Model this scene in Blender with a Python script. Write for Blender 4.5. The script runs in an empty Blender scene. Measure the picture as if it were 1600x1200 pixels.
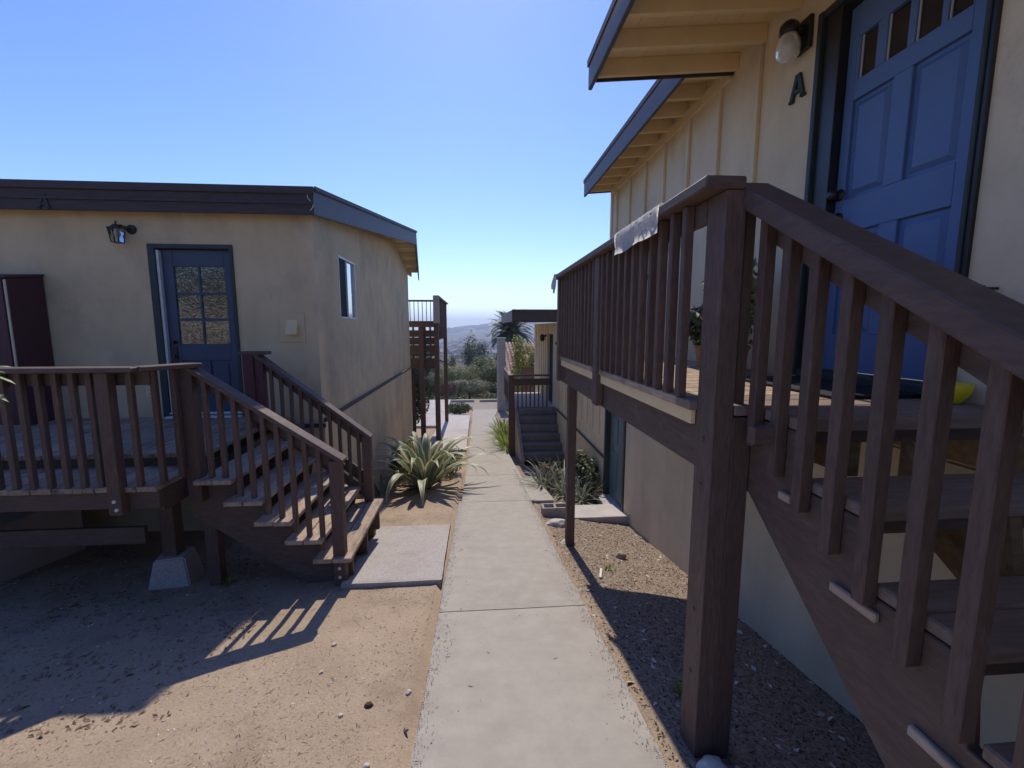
import bpy, bmesh, math, random
import numpy as np
from mathutils import Vector, Matrix, noise
random.seed(7)
R = math.radians
scene = bpy.context.scene
# ------------------------------------------------------------------ camera, sky, sun, exposure
cam_d = bpy.data.cameras.new('camera'); cam = bpy.data.objects.new('camera', cam_d)
scene.collection.objects.link(cam); scene.camera = cam
cam_d.sensor_width = 36; cam_d.lens = 36*693/1600; cam_d.clip_start = 0.02; cam_d.clip_end = 20000
cam.location = (0, 0, 1.6)
cam.rotation_euler = (R(90-7.3), 0, -math.atan(55/693))
SUN_EL, SUN_AZ = R(48.3), R(-0.6)          # azimuth from +Y towards +X
w = bpy.data.worlds.new('World'); scene.world = w; w.use_nodes = True
nt = w.node_tree; nt.nodes.clear()
out = nt.nodes.new('ShaderNodeOutputWorld'); bg = nt.nodes.new('ShaderNodeBackground')
sky = nt.nodes.new('ShaderNodeTexSky'); sky.sky_type = 'NISHITA'; sky.sun_disc = False
sky.sun_elevation = SUN_EL; sky.sun_rotation = SUN_AZ
sky.altitude = 0; sky.air_density = 1.0; sky.dust_density = 0.12; sky.ozone_density = 3.8
hs = nt.nodes.new('ShaderNodeHueSaturation'); hs.inputs['Saturation'].default_value = 1.21; hs.inputs['Hue'].default_value = .517
nt.links.new(sky.outputs[0], hs.inputs['Color']); nt.links.new(hs.outputs[0], bg.inputs['Color'])
bg.inputs['Strength'].default_value = 0.138
nt.links.new(bg.outputs[0], out.inputs['Surface'])
sl = bpy.data.lights.new('sun', 'SUN'); sl.energy = 3.15; sl.angle = R(0.5); sl.color = (1, .90, .76)
so = bpy.data.objects.new('sun', sl); scene.collection.objects.link(so)
sd = Vector((math.sin(SUN_AZ)*math.cos(SUN_EL), math.cos(SUN_AZ)*math.cos(SUN_EL), math.sin(SUN_EL)))
so.rotation_euler = sd.to_track_quat('Z', 'Y').to_euler()
scene.view_settings.view_transform = 'Standard'; scene.view_settings.look = 'None'
scene.view_settings.exposure = 0.46; scene.view_settings.gamma = 1; scene.view_settings.use_curve_mapping = False

# ------------------------------------------------------------------ helpers
COL = scene.collection
def mat(name, c1, c2=None, rough=.8, scale=6, det=6, bump=.0, bscale=60, spec=.3, stretch=(1,1,1),
        c3=None, c3s=1.2, c3t=(.55,.7), rnd=.0, metal=0, trans=0, sheen=None, streak=0, crack=0, bump2=0):
    m = bpy.data.materials.new(name); m.use_nodes = True
    n = m.node_tree.nodes; l = m.node_tree.links; b = n['Principled BSDF']
    b.inputs['Roughness'].default_value = rough; b.inputs['Specular IOR Level'].default_value = spec
    b.inputs['Metallic'].default_value = metal
    c1 = tuple(c1)+(1,); c2 = (tuple(c2)+(1,)) if c2 else tuple(x*.75 for x in c1[:3])+(1,)
    tc = n.new('ShaderNodeTexCoord'); mp = n.new('ShaderNodeMapping'); mp.inputs['Scale'].default_value = stretch
    geo = n.new('ShaderNodeNewGeometry')
    l.new(geo.outputs['Position'], mp.inputs['Vector'])
    nz = n.new('ShaderNodeTexNoise'); nz.inputs['Scale'].default_value = scale; nz.inputs['Detail'].default_value = det
    nz.inputs['Roughness'].default_value = .62
    l.new(mp.outputs[0], nz.inputs['Vector'])
    rp = n.new('ShaderNodeValToRGB'); rp.color_ramp.elements[0].position = .32; rp.color_ramp.elements[1].position = .68
    rp.color_ramp.elements[0].color = c2; rp.color_ramp.elements[1].color = c1
    l.new(nz.outputs['Fac'], rp.inputs['Fac']); col = rp.outputs[0]
    if c3:
        n3 = n.new('ShaderNodeTexNoise'); n3.inputs['Scale'].default_value = c3s; n3.inputs['Detail'].default_value = 7
        n3.inputs['Roughness'].default_value = .7
        l.new(mp.outputs[0], n3.inputs['Vector'])
        r3 = n.new('ShaderNodeMapRange'); r3.inputs['From Min'].default_value = c3t[0]; r3.inputs['From Max'].default_value = c3t[1]
        l.new(n3.outputs['Fac'], r3.inputs['Value'])
        mx = n.new('ShaderNodeMix'); mx.data_type = 'RGBA'
        l.new(r3.outputs[0], mx.inputs['Factor']); l.new(col, mx.inputs[6]); mx.inputs[7].default_value = tuple(c3)+(1,)
        col = mx.outputs[2]
    def scaled(col, fac):
        vm = n.new('ShaderNodeVectorMath'); vm.operation = 'SCALE'; l.new(col, vm.inputs[0]); l.new(fac, vm.inputs['Scale']); return vm.outputs[0]
    if streak:
        m2 = n.new('ShaderNodeMapping'); m2.inputs['Scale'].default_value = (2.2,2.2,.4); l.new(geo.outputs['Position'], m2.inputs['Vector'])
        ns = n.new('ShaderNodeTexNoise'); ns.inputs['Scale'].default_value = 1; ns.inputs['Detail'].default_value = 8; ns.inputs['Roughness'].default_value = .65
        l.new(m2.outputs[0], ns.inputs['Vector'])
        mr_ = n.new('ShaderNodeMapRange'); mr_.inputs['From Min'].default_value = .36; mr_.inputs['From Max'].default_value = .58
        mr_.inputs['To Min'].default_value = 1-streak; mr_.inputs['To Max'].default_value = 1.02; l.new(ns.outputs['Fac'], mr_.inputs['Value'])
        col = scaled(col, mr_.outputs[0])
    if crack:
        wn = n.new('ShaderNodeTexNoise'); wn.inputs['Scale'].default_value = 2.2; wn.inputs['Detail'].default_value = 6; l.new(geo.outputs['Position'], wn.inputs['Vector'])
        ad = n.new('ShaderNodeVectorMath'); ad.operation = 'MULTIPLY_ADD'; ad.inputs[1].default_value = (.5,.5,.5)
        l.new(wn.outputs['Color'], ad.inputs[0]); l.new(geo.outputs['Position'], ad.inputs[2])
        vo = n.new('ShaderNodeTexVoronoi'); vo.feature = 'DISTANCE_TO_EDGE'; vo.inputs['Scale'].default_value = crack; l.new(ad.outputs[0], vo.inputs['Vector'])
        mk = n.new('ShaderNodeTexNoise'); mk.inputs['Scale'].default_value = .8; l.new(geo.outputs['Position'], mk.inputs['Vector'])
        ml = n.new('ShaderNodeMapRange'); ml.inputs['From Min'].default_value = .52; ml.inputs['From Max'].default_value = .56; ml.inputs['To Min'].default_value = 1; ml.inputs['To Max'].default_value = 0; l.new(mk.outputs['Fac'], ml.inputs['Value'])
        mc = n.new('ShaderNodeMapRange'); mc.inputs['From Min'].default_value = .001; mc.inputs['From Max'].default_value = .0035; mc.inputs['To Min'].default_value = .45; mc.inputs['To Max'].default_value = 1; l.new(vo.outputs['Distance'], mc.inputs['Value'])
        mm = n.new('ShaderNodeMath'); mm.operation = 'MAXIMUM'; l.new(mc.outputs[0], mm.inputs[0]); l.new(ml.outputs[0], mm.inputs[1])
        col = scaled(col, mm.outputs[0])
    if rnd:
        oi = n.new('ShaderNodeObjectInfo'); mr = n.new('ShaderNodeMapRange')
        mr.inputs['To Min'].default_value = 1-rnd; mr.inputs['To Max'].default_value = 1+rnd
        l.new(oi.outputs['Random'], mr.inputs['Value'])
        vm = n.new('ShaderNodeVectorMath'); vm.operation = 'SCALE'
        l.new(col, vm.inputs[0]); l.new(mr.outputs[0], vm.inputs['Scale']); col = vm.outputs[0]
    l.new(col, b.inputs['Base Color'])
    if bump:
        bn = n.new('ShaderNodeTexNoise'); bn.inputs['Scale'].default_value = bscale; bn.inputs['Detail'].default_value = 5
        l.new(mp.outputs[0], bn.inputs['Vector'])
        bp = n.new('ShaderNodeBump'); bp.inputs['Strength'].default_value = 1; bp.inputs['Distance'].default_value = bump
        if bump2:
            b2 = n.new('ShaderNodeTexNoise'); b2.inputs['Scale'].default_value = bscale*.14; b2.inputs['Detail'].default_value = 4
            l.new(mp.outputs[0], b2.inputs['Vector']); ma = n.new('ShaderNodeMath'); ma.operation = 'MULTIPLY_ADD'; ma.inputs[1].default_value = bump2
            l.new(b2.outputs['Fac'], ma.inputs[0]); l.new(bn.outputs['Fac'], ma.inputs[2]); l.new(ma.outputs[0], bp.inputs['Height'])
        else: l.new(bn.outputs['Fac'], bp.inputs['Height']); l.new(bp.outputs[0], b.inputs['Normal'])
    if trans:
        b.inputs['Subsurface Weight'].default_value = 0
        tr = n.new('ShaderNodeBsdfTranslucent'); l.new(col, tr.inputs['Color'])
        ms = n.new('ShaderNodeMixShader'); ms.inputs[0].default_value = trans
        l.new(b.outputs[0], ms.inputs[1]); l.new(tr.outputs[0], ms.inputs[2])
        l.new(ms.outputs[0], n['Material Output'].inputs['Surface'])
    return m
M = {}
M['stucco'] = mat('stucco', (.66,.515,.31), (.57,.44,.265), .9, 2.2, 8, .006, 95, .15, c3=(.34,.29,.22), c3s=.9, c3t=(.5,.8), streak=.08, bump2=2.5)
M['found'] = mat('foundation_bounce_tone', (.62,.53,.39), (.54,.455,.33), .9, 2.2, 8, .006, 95, .15, c3=(.45,.38,.28), c3s=.9, c3t=(.5,.8), streak=.08, bump2=2.5)  # stucco copy, base colour lightened to stand in for ground bounce light
M['siding'] = mat('siding', (.76,.635,.43), (.67,.555,.37), .85, 3, 8, .0035, 140, .2, c3=(.40,.34,.26), c3s=1.4, c3t=(.55,.8), streak=.08, bump2=2)
M['soffit'] = mat('soffit', (.80,.62,.35), (.72,.55,.30), .85, 4, 6, .001, 80, .2)
M['brown'] = mat('brown_wood', (.138,.088,.070), (.084,.055,.045), .66, 14, 8, .0020, 55, .3, (6,6,1), c3=(.17,.12,.10), c3s=5, c3t=(.57,.72), rnd=.13)
M['brown_h'] = mat('brown_wood_rail', (.132,.088,.072), (.084,.058,.048), .62, 12, 8, .0016, 60, .3, (1,1,4), c3=(.16,.12,.10), c3s=4, c3t=(.57,.74), rnd=.1)
M['tread'] = mat('worn_tread', (.48,.365,.27), (.33,.25,.185), .8, 9, 8, .0022, 40, .2, (5,1,5), c3=(.12,.085,.07), c3s=3, c3t=(.5,.72), rnd=.12)
M['deck'] = mat('deck_board', (.42,.31,.225), (.27,.20,.145), .8, 9, 8, .0022, 45, .2, (6,1,6), c3=(.10,.07,.06), c3s=2.5, c3t=(.5,.7), rnd=.15)
M['greytread'] = mat('grey_tread', (.27,.20,.16), (.18,.135,.11), .75, 9, 8, .0018, 60, .2, (1,6,6), c3=(.25,.225,.21), c3s=5, c3t=(.55,.75), rnd=.1)
M['beam'] = mat('raw_stringer', (.27,.18,.10), (.15,.095,.05), .8, 8, 8, .002, 40, .2, (1,3,3), rnd=.1)
M['fascia'] = mat('fascia', (.085,.08,.10), (.06,.055,.068), .55, 8, 6, .001, 60, .4, (1,1,6), rnd=.08)
M['fasciab'] = mat('fascia_brown', (.07,.05,.048), (.042,.031,.032), .6, 8, 6, .001, 60, .35, (1,4,4), rnd=.08)
M['roofing'] = mat('roofing', (.16,.13,.12), (.1,.08,.075), .95, 30, 6, .004, 120, .1)
M['blue'] = mat('blue_door', (.095,.165,.33), (.08,.14,.285), .5, 3, 7, .0008, 90, .45)
M['blued'] = mat('dark_blue_door', (.045,.07,.12), (.036,.056,.098), .45, 5, 4, .0004, 90, .45)
M['teal'] = mat('teal_door', (.10,.17,.19), (.08,.135,.155), .5, 5, 4, .0004, 90, .4)
M['trim'] = mat('dark_green_trim', (.035,.05,.05), (.025,.035,.035), .55, 8, 5, .0006, 60, .4)
M['black'] = mat('black_metal', (.02,.018,.017), (.012,.011,.01), .4, 20, 4, 0, 60, .5)
M['dark'] = mat('dark_void', (.012,.01,.01), (.008,.007,.007), .9, 5)
M['white'] = mat('white_metal', (.7,.69,.66), (.6,.59,.57), .45, 10, 4, 0, 60, .4)
M['conc'] = mat('concrete', (.40,.37,.325), (.345,.315,.277), .9, 7, 12, .002, 160, .15, c3=(.31,.28,.245), c3s=1.9, c3t=(.5,.8), crack=.55)
M['conc2'] = mat('aggregate_concrete', (.50,.46,.43), (.30,.27,.25), .95, 70, 8, .006, 90, .15, c3=(.3,.265,.235), c3s=2, c3t=(.5,.75))
M['stepc'] = mat('brown_concrete', (.25,.21,.185), (.19,.16,.14), .9, 5, 8, .002, 120, .15)
M['conc3'] = mat('pale_concrete', (.52,.48,.45), (.43,.395,.37), .9, 3, 8, .002, 90, .15, c3=(.36,.33,.31), c3s=1.2, c3t=(.5,.75))
M['dirt'] = None
M['maroon'] = mat('maroon_panel', (.10,.036,.044), (.075,.028,.034), .55, 6, 5, .0005, 60, .35, (6,6,1))
M['glassd'] = mat('dark_glass', (.02,.022,.025), (.014,.015,.017), .06, 3, 3, 0, 60, .6)
M['cloth'] = mat('quilted_cloth', (.80,.77,.73), (.70,.67,.64), .95, 30, 4, .004, 35, .1)
M['yellow'] = mat('yellow_glaze', (.75,.58,.02), (.68,.52,.02), .3, 6, 3, 0, 60, .5)
M['rubber'] = mat('rubber_mat', (.018,.018,.024), (.01,.01,.014), .8, 40, 4, .003, 200, .3)
M['terra'] = mat('terracotta', (.38,.22,.14), (.30,.17,.10), .85, 10, 5, .001, 60, .2)
M['stone'] = mat('stone', (.40,.32,.25), (.25,.2,.16), .9, 12, 6, .004, 40, .2)
M['wstone'] = mat('white_stone', (.62,.57,.5), (.5,.46,.4), .9, 12, 6, .004, 40, .2)
M['agave_g'] = mat('agave_green', (.24,.29,.17), (.15,.19,.105), .5, 9, 5, .0006, 80, .4, rnd=.15, trans=.15)
M['agave_y'] = mat('agave_margin', (.66,.60,.34), (.52,.47,.25), .5, 9, 5, .0006, 80, .4, rnd=.12, trans=.2)
M['aloe'] = mat('aloe_leaf', (.34,.37,.28), (.19,.22,.15), .5, 9, 5, 0, 80, .4, rnd=.2, trans=.15)
M['strap'] = mat('strap_leaf', (.30,.36,.07), (.16,.22,.04), .5, 6, 5, 0, 80, .35, rnd=.2, trans=.35)
M['dryleaf'] = mat('dry_leaf', (.30,.22,.15), (.13,.09,.06), .85, 25, 4, 0, 80, .2)
def leafmat(name, a, b, t=.3): return mat(name, a, b, .5, 8.0, 4, 0, 60, .4, trans=t, c3=tuple(x*.6 for x in b), c3s=1.1, c3t=(.52,.66))
M['leaf_dark'] = leafmat('leaf_dark', (.15,.18,.085), (.045,.06,.028))
M['leaf_mid'] = leafmat('leaf_mid', (.27,.29,.13), (.08,.10,.04))
M['leaf_grey'] = leafmat('leaf_grey', (.44,.43,.30), (.17,.18,.10))
M['leaf_yg'] = leafmat('leaf_light', (.46,.46,.24), (.13,.15,.06))
M['leaf_yel'] = leafmat('leaf_yellow', (.36,.36,.07), (.22,.24,.04))
M['leaf_pale'] = leafmat('leaf_pale', (.60,.66,.44), (.28,.40,.16), .5)
M['palm'] = leafmat('palm_leaf', (.10,.125,.05), (.04,.05,.022), .2)
M['bark'] = mat('bark', (.16,.12,.09), (.08,.06,.045), .95, 8, 6, .01, 20, .1, (3,3,1))
M['hill'] = mat('hill', (.11,.12,.085), (.06,.07,.05), 1, .012, 10, 0, 1, .05, c3=(.2,.18,.13), c3s=.006, c3t=(.5,.62))
M['tile'] = mat('roof_tile', (.46,.31,.27), (.33,.21,.18), .85, 9, 5, .002, 60, .2, rnd=.25)
M['chimney'] = mat('chimney_stucco', (.36,.34,.32), (.29,.275,.26), .9, 3, 5, .002, 60, .15)
M['townw'] = mat('town_wall', (.62,.58,.53), (.5,.47,.43), .9, .1, 2, 0, 60, .1, rnd=.25)
M['townr'] = mat('town_roof', (.28,.19,.16), (.2,.15,.13), .9, .1, 2, 0, 60, .1, rnd=.35)
M['asphalt'] = mat('asphalt', (.33,.30,.275), (.27,.245,.225), .95, 4, 8, .003, 90, .1)
def glass_pattern():
    m = mat('patterned_glass', (.34,.34,.31), (.12,.12,.11), .05, 26, 5, 0, 60, .9, metal=.8)
    n = m.node_tree.nodes; l = m.node_tree.links
    v = n.new('ShaderNodeTexVoronoi'); v.inputs['Scale'].default_value = 48
    ns = n.new('ShaderNodeTexNoise'); ns.inputs['Scale'].default_value = 55; ns.inputs['Detail'].default_value = 2
    g = n.new('ShaderNodeNewGeometry'); l.new(g.outputs['Position'], v.inputs['Vector']); l.new(g.outputs['Position'], ns.inputs['Vector'])
    ad = n.new('ShaderNodeMath'); ad.operation = 'ADD'; l.new(v.outputs['Distance'], ad.inputs[0]); l.new(ns.outputs['Fac'], ad.inputs[1])
    bp = n.new('ShaderNodeBump'); bp.inputs['Distance'].default_value = .0012; bp.inputs['Strength'].default_value = 1
    l.new(ad.outputs[0], bp.inputs['Height']); l.new(bp.outputs[0], n['Principled BSDF'].inputs['Normal'])
    return m
M['patglass'] = glass_pattern()
def clear_glass(name='clear_glass', tint=(.9,.92,.92), alpha=.35):
    m = bpy.data.materials.new(name); m.use_nodes = True
    b = m.node_tree.nodes['Principled BSDF']; b.inputs['Base Color'].default_value = (*tint,1)
    b.inputs['Roughness'].default_value = .05; b.inputs['Transmission Weight'].default_value = 1; b.inputs['IOR'].default_value = 1.3
    return m
M['glass'] = clear_glass()
M['glassr'] = mat('reflective_glass', (.62,.66,.70), (.58,.62,.66), .04, 3, 3, 0, 60, .8, metal=.85)

def tag(o, label=None, cat=None, group=None, kind=None):
    if label: o['label'] = label
    if cat: o['category'] = cat
    if group: o['group'] = group
    if kind: o['kind'] = kind
    return o
def thing(name, label, cat, loc=(0,0,0), group=None):
    o = bpy.data.objects.new(name, None); COL.objects.link(o); o.location = loc; o.empty_display_size = .1
    return tag(o, label, cat, group)
def struct_empty(name, loc=(0,0,0)):
    o = bpy.data.objects.new(name, None); COL.objects.link(o); o.location = loc; o.empty_display_size = .1
    o['kind'] = 'structure'; return o
def link(name, me, m, parent=None, loc=None):
    o = bpy.data.objects.new(name, me); COL.objects.link(o)
    if m is not None:
        for k in (m if isinstance(m, (list, tuple)) else [m]):
            me.materials.append(k)
    if parent:
        o.parent = parent
        if loc is None: o.location = -Vector(parent_world(parent))
        else: o.location = loc
    elif loc is not None: o.location = loc
    return o
def parent_world(p):
    v = Vector(p.location)
    while p.parent: p = p.parent; v += p.location
    return v
def obj(name, bm, m, parent=None, smooth=False):
    """mesh given in world coordinates; the object is offset so that it stays there"""
    me = bpy.data.meshes.new(name); bm.normal_update(); bm.to_mesh(me); bm.free()
    if smooth:
        for p in me.polygons: p.use_smooth = True
    # put the origin at the bounding box base centre
    co = np.empty(len(me.vertices)*3); me.vertices.foreach_get('co', co); co = co.reshape(-1,3)
    c = Vector(((co[:,0].min()+co[:,0].max())/2, (co[:,1].min()+co[:,1].max())/2, co[:,2].min()))
    me.transform(Matrix.Translation(-c))
    o = bpy.data.objects.new(name, me); COL.objects.link(o)
    for k in (m if isinstance(m, (list, tuple)) else [m]): me.materials.append(k)
    if parent: o.parent = parent; o.location = c - parent_world(parent)
    else: o.location = c
    return o
def B(): return bmesh.new()
def box(bm, x0,x1,y0,y1,z0,z1, bev=0, mi=0):
    t = bm if not bev else B()
    vs = [t.verts.new(p) for p in ((x0,y0,z0),(x1,y0,z0),(x1,y1,z0),(x0,y1,z0),(x0,y0,z1),(x1,y0,z1),(x1,y1,z1),(x0,y1,z1))]
    fs = [t.faces.new([vs[i] for i in q]) for q in ((3,2,1,0),(4,5,6,7),(0,1,5,4),(1,2,6,5),(2,3,7,6),(3,0,4,7))]
    for f in fs: f.material_index = mi
    if bev:
        bmesh.ops.bevel(t, geom=t.edges[:], offset=bev, segments=1, affect='EDGES')
        me = bpy.data.meshes.new('t'); t.to_mesh(me); t.free(); bm.from_mesh(me); bpy.data.meshes.remove(me)
    return bm
def bx(x0,x1,y0,y1,z0,z1,bev=0): return box(B(), x0,x1,y0,y1,z0,z1,bev)
def beam(p, q, wdt, hgt, bev=.004, up=(0,0,1), bm=None, plumb=False):
    """a board from p to q (centre line of its section): wdt sideways, hgt along 'up'"""
    p, q = Vector(p), Vector(q); d = (q-p); L = d.length; d.normalize()
    s = d.cross(Vector(up)).normalized(); u = s.cross(d).normalized()
    if plumb: u = Vector(up)/max(.2, Vector(up).dot(u)); d2 = d
    t = B(); vs = []
    for e in (p, q):
        for a, b_ in ((-1,-1),(1,-1),(1,1),(-1,1)): vs.append(t.verts.new(e + s*a*wdt/2 + u*b_*hgt/2))
    for qd in ((3,2,1,0),(4,5,6,7),(0,1,5,4),(1,2,6,5),(2,3,7,6),(3,0,4,7)): t.faces.new([vs[i] for i in qd])
    if bev: bmesh.ops.bevel(t, geom=t.edges[:], offset=bev, segments=1, affect='EDGES')
    bmesh.ops.recalc_face_normals(t, faces=t.faces[:])
    if bm is None: return t
    me = bpy.data.meshes.new('t'); t.to_mesh(me); t.free(); bm.from_mesh(me); bpy.data.meshes.remove(me); return bm
def prism(pts, axis, a0, a1, bev=0, bm=None):
    """polygon pts (2-D) pushed along axis 'x','y' or 'z' from a0 to a1"""
    t = B()
    def P(u, v, a): return {'x':(a,u,v), 'y':(u,a,v), 'z':(u,v,a)}[axis]
    lo = [t.verts.new(P(u,v,a0)) for u,v in pts]; hi = [t.verts.new(P(u,v,a1)) for u,v in pts]
    t.faces.new(lo); t.faces.new(hi[::-1]); n = len(pts)
    for i in range(n): t.faces.new([lo[i], lo[(i+1)%n], hi[(i+1)%n], hi[i]][::-1])
    bmesh.ops.recalc_face_normals(t, faces=t.faces[:])
    if bev: bmesh.ops.bevel(t, geom=t.edges[:], offset=bev, segments=1, affect='EDGES')
    if bm is None: return t
    me = bpy.data.meshes.new('t'); t.to_mesh(me); t.free(); bm.from_mesh(me); bpy.data.meshes.remove(me); return bm
def cyl(p, q, r0, r1=None, seg=12, bm=None, caps=True):
    r1 = r0 if r1 is None else r1; p, q = Vector(p), Vector(q); d = (q-p).normalized()
    a = d.orthogonal().normalized(); b_ = d.cross(a)
    t = bm if bm is not None else B()
    A = [t.verts.new(p+(a*math.cos(k*2*math.pi/seg)+b_*math.sin(k*2*math.pi/seg))*r0) for k in range(seg)]
    C = [t.verts.new(q+(a*math.cos(k*2*math.pi/seg)+b_*math.sin(k*2*math.pi/seg))*r1) for k in range(seg)]
    for k in range(seg): t.faces.new([A[k], A[(k+1)%seg], C[(k+1)%seg], C[k]])
    if caps: t.faces.new(A[::-1]); t.faces.new(C)
    return t
def lathe(c, prof, seg=20, bm=None, axis=(0,0,1)):
    t = bm if bm is not None else B(); c = Vector(c); d = Vector(axis).normalized(); a = d.orthogonal().normalized(); b_ = d.cross(a)
    rings = [[t.verts.new(c+d*h+(a*math.cos(k*2*math.pi/seg)+b_*math.sin(k*2*math.pi/seg))*max(r,1e-4)) for k in range(seg)] for r,h in prof]
    for i in range(len(rings)-1):
        for k in range(seg): t.faces.new([rings[i][k], rings[i][(k+1)%seg], rings[i+1][(k+1)%seg], rings[i+1][k]])
    return t
def raw(name, V, F, m, parent=None, kind=None, mi=None):
    me = bpy.data.meshes.new(name); V = np.asarray(V, dtype=float); F = np.asarray(F)
    me.from_pydata(V.tolist(), [], F.tolist()); 
    if mi is not None: me.polygons.foreach_set('material_index', np.asarray(mi, dtype=np.int32))
    o = link(name, me, m, parent)
    if kind: o['kind'] = kind
    return o

# ------------------------------------------------------------------ ground
def Hy(y):
    if y < -10: return 1.58 + (-10-y)*.03
    if y < 12: return -.158*y
    if y < 26: return -1.896-.092*(y-12)
    if y < 30: return -3.184-.02*(y-26)
    if y < 60: return -3.264-.16*(y-30)
    if y < 200: return -8.06-.13*(y-60)
    if y < 600: return -26.3-.04*(y-200)
    return -42.3
def flat_noise(x, y, s, sd_=0): return noise.noise(Vector((x*s, y*s, sd_)))
def gz(x, y):
    z = Hy(y)
    if abs(x) < 12 and -6 < y < 30:
        if x > .8: z -= min(.2, (x-.8)*.15) if y < 12 else .02
        if -.36 < x < .84 and y < 26: z -= .07
        elif x <= -.36: z -= .025+.02*min(1, max(0, -x-.3))
        elif x > .84: z -= .04
        if y < 14 and not (-.4 < x < .85):
            z += .016*flat_noise(x, y, 1.3) + .005*flat_noise(x, y, 5, 3)
        # earth kept level under the left house's slab
    if y > 900:
        t = min(1, (y-900)/1700); t = t*t*(3-2*t)
        a = x/y
        crest = -26 + 95*max(0, min(1, (a+.08)/.35)) + 10*noise.noise(Vector((x*.0022, 1.3, 0))) + 5*noise.noise(Vector((x*.008, 7.3, 0)))
        back = 1 if y < 2700 else max(.3, 1-(y-2700)/4000)
        z = z + (crest+42.3)*t*back + 9*t*noise.noise(Vector((x*.004, y*.004, 2)))*(1 if y < 2500 else .3)
    elif y > 60:
        z += 1.5*noise.noise(Vector((x*.01, y*.01, 4)))*min(1, (y-60)/100)
    return z
def axis_pts(fine0, fine1, step, far0, far1, g=1.25):
    a = list(np.arange(fine0, fine1+1e-6, step))
    s = step; v = a[-1]
    while v < far1: s *= g; v += s; a.append(v)
    s = step; v = a[0]; pre = []
    while v > far0: s *= g; v -= s; pre.append(v)
    return pre[::-1] + a
xs = axis_pts(-4.6, 2.4, .045, -5000, 5000, 1.13); ys = axis_pts(-.8, 7.5, .045, -3000, 6500, 1.055)
V = [(x, y, gz(x, y)) for y in ys for x in xs]; nx = len(xs)
F = [(j*nx+i, j*nx+i+1, (j+1)*nx+i+1, (j+1)*nx+i) for j in range(len(ys)-1) for i in range(nx-1)]
def dirt_material():
    m = mat('dirt', (.395,.31,.225), (.325,.25,.18), .95, 2.2, 9, .004, 70, .1, c3=(.22,.165,.12), c3s=1.6, c3t=(.52,.74))
    n = m.node_tree.nodes; l = m.node_tree.links; b = n['Principled BSDF']
    src = b.inputs['Base Color'].links[0].from_socket
    g = n.new('ShaderNodeNewGeometry')
    sx = n.new('ShaderNodeSeparateXYZ'); l.new(g.outputs['Position'], sx.inputs[0])
    # specks of chip and grit
    v = n.new('ShaderNodeTexVoronoi'); v.inputs['Scale'].default_value = 150; l.new(g.outputs['Position'], v.inputs['Vector'])
    hsv = n.new('ShaderNodeMapRange'); hsv.inputs['From Min'].default_value = 0; hsv.inputs['From Max'].default_value = 1
    hsv.inputs['To Min'].default_value = .86; hsv.inputs['To Max'].default_value = 1.1
    sc = n.new('ShaderNodeSeparateColor'); l.new(v.outputs['Color'], sc.inputs[0]); l.new(sc.outputs[0], hsv.inputs['Value'])
    vm = n.new('ShaderNodeVectorMath'); vm.operation = 'SCALE'; l.new(src, vm.inputs[0]); l.new(hsv.outputs[0], vm.inputs['Scale'])
    # garden mulch right of the path, vegetation far off
    nz = n.new('ShaderNodeTexNoise'); nz.inputs['Scale'].default_value = 1.5; l.new(g.outputs['Position'], nz.inputs['Vector'])
    r1 = n.new('ShaderNodeMapRange'); r1.inputs['From Min'].default_value = .8; r1.inputs['From Max'].default_value = .95; l.new(sx.outputs['X'], r1.inputs['Value'])
    mx = n.new('ShaderNodeMix'); mx.data_type = 'RGBA'; l.new(r1.outputs[0], mx.inputs['Factor']); l.new(vm.outputs[0], mx.inputs[6])
    v2 = n.new('ShaderNodeTexNoise'); v2.inputs['Scale'].default_value = 38; v2.inputs['Detail'].default_value = 8; v2.inputs['Roughness'].default_value = .8
    l.new(g.outputs['Position'], v2.inputs['Vector'])
    cr = n.new('ShaderNodeValToRGB'); cr.color_ramp.elements[0].position = .38; cr.color_ramp.elements[1].position = .62
    cr.color_ramp.elements[0].color = (.13,.095,.07,1); cr.color_ramp.elements[1].color = (.38,.305,.24,1)
    l.new(v2.outputs['Fac'], cr.inputs['Fac']); l.new(cr.outputs[0], mx.inputs[7])
    r2 = n.new('ShaderNodeMapRange'); r2.inputs['From Min'].default_value = 30; r2.inputs['From Max'].default_value = 34; l.new(sx.outputs['Y'], r2.inputs['Value'])
    m2 = n.new('ShaderNodeMix'); m2.data_type = 'RGBA'; l.new(r2.outputs[0], m2.inputs['Factor']); l.new(mx.outputs[2], m2.inputs[6])
    fn = n.new('ShaderNodeTexNoise'); fn.inputs['Scale'].default_value = .018; fn.inputs['Detail'].default_value = 12; fn.inputs['Roughness'].default_value = .7
    l.new(g.outputs['Position'], fn.inputs['Vector'])
    c2 = n.new('ShaderNodeValToRGB'); e = c2.color_ramp.elements; e[0].position = .4; e[1].position = .62
    e[0].color = (.045,.055,.035,1); e[1].color = (.19,.17,.12,1); l.new(fn.outputs['Fac'], c2.inputs['Fac']); l.new(c2.outputs[0], m2.inputs[7])
    l.new(m2.outputs[2], b.inputs['Base Color'])
    return m
M['dirt'] = dirt_material()
g = raw('ground', V, F, M['dirt']); g['kind'] = 'structure'
for p in g.data.polygons: p.use_smooth = True

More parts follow.
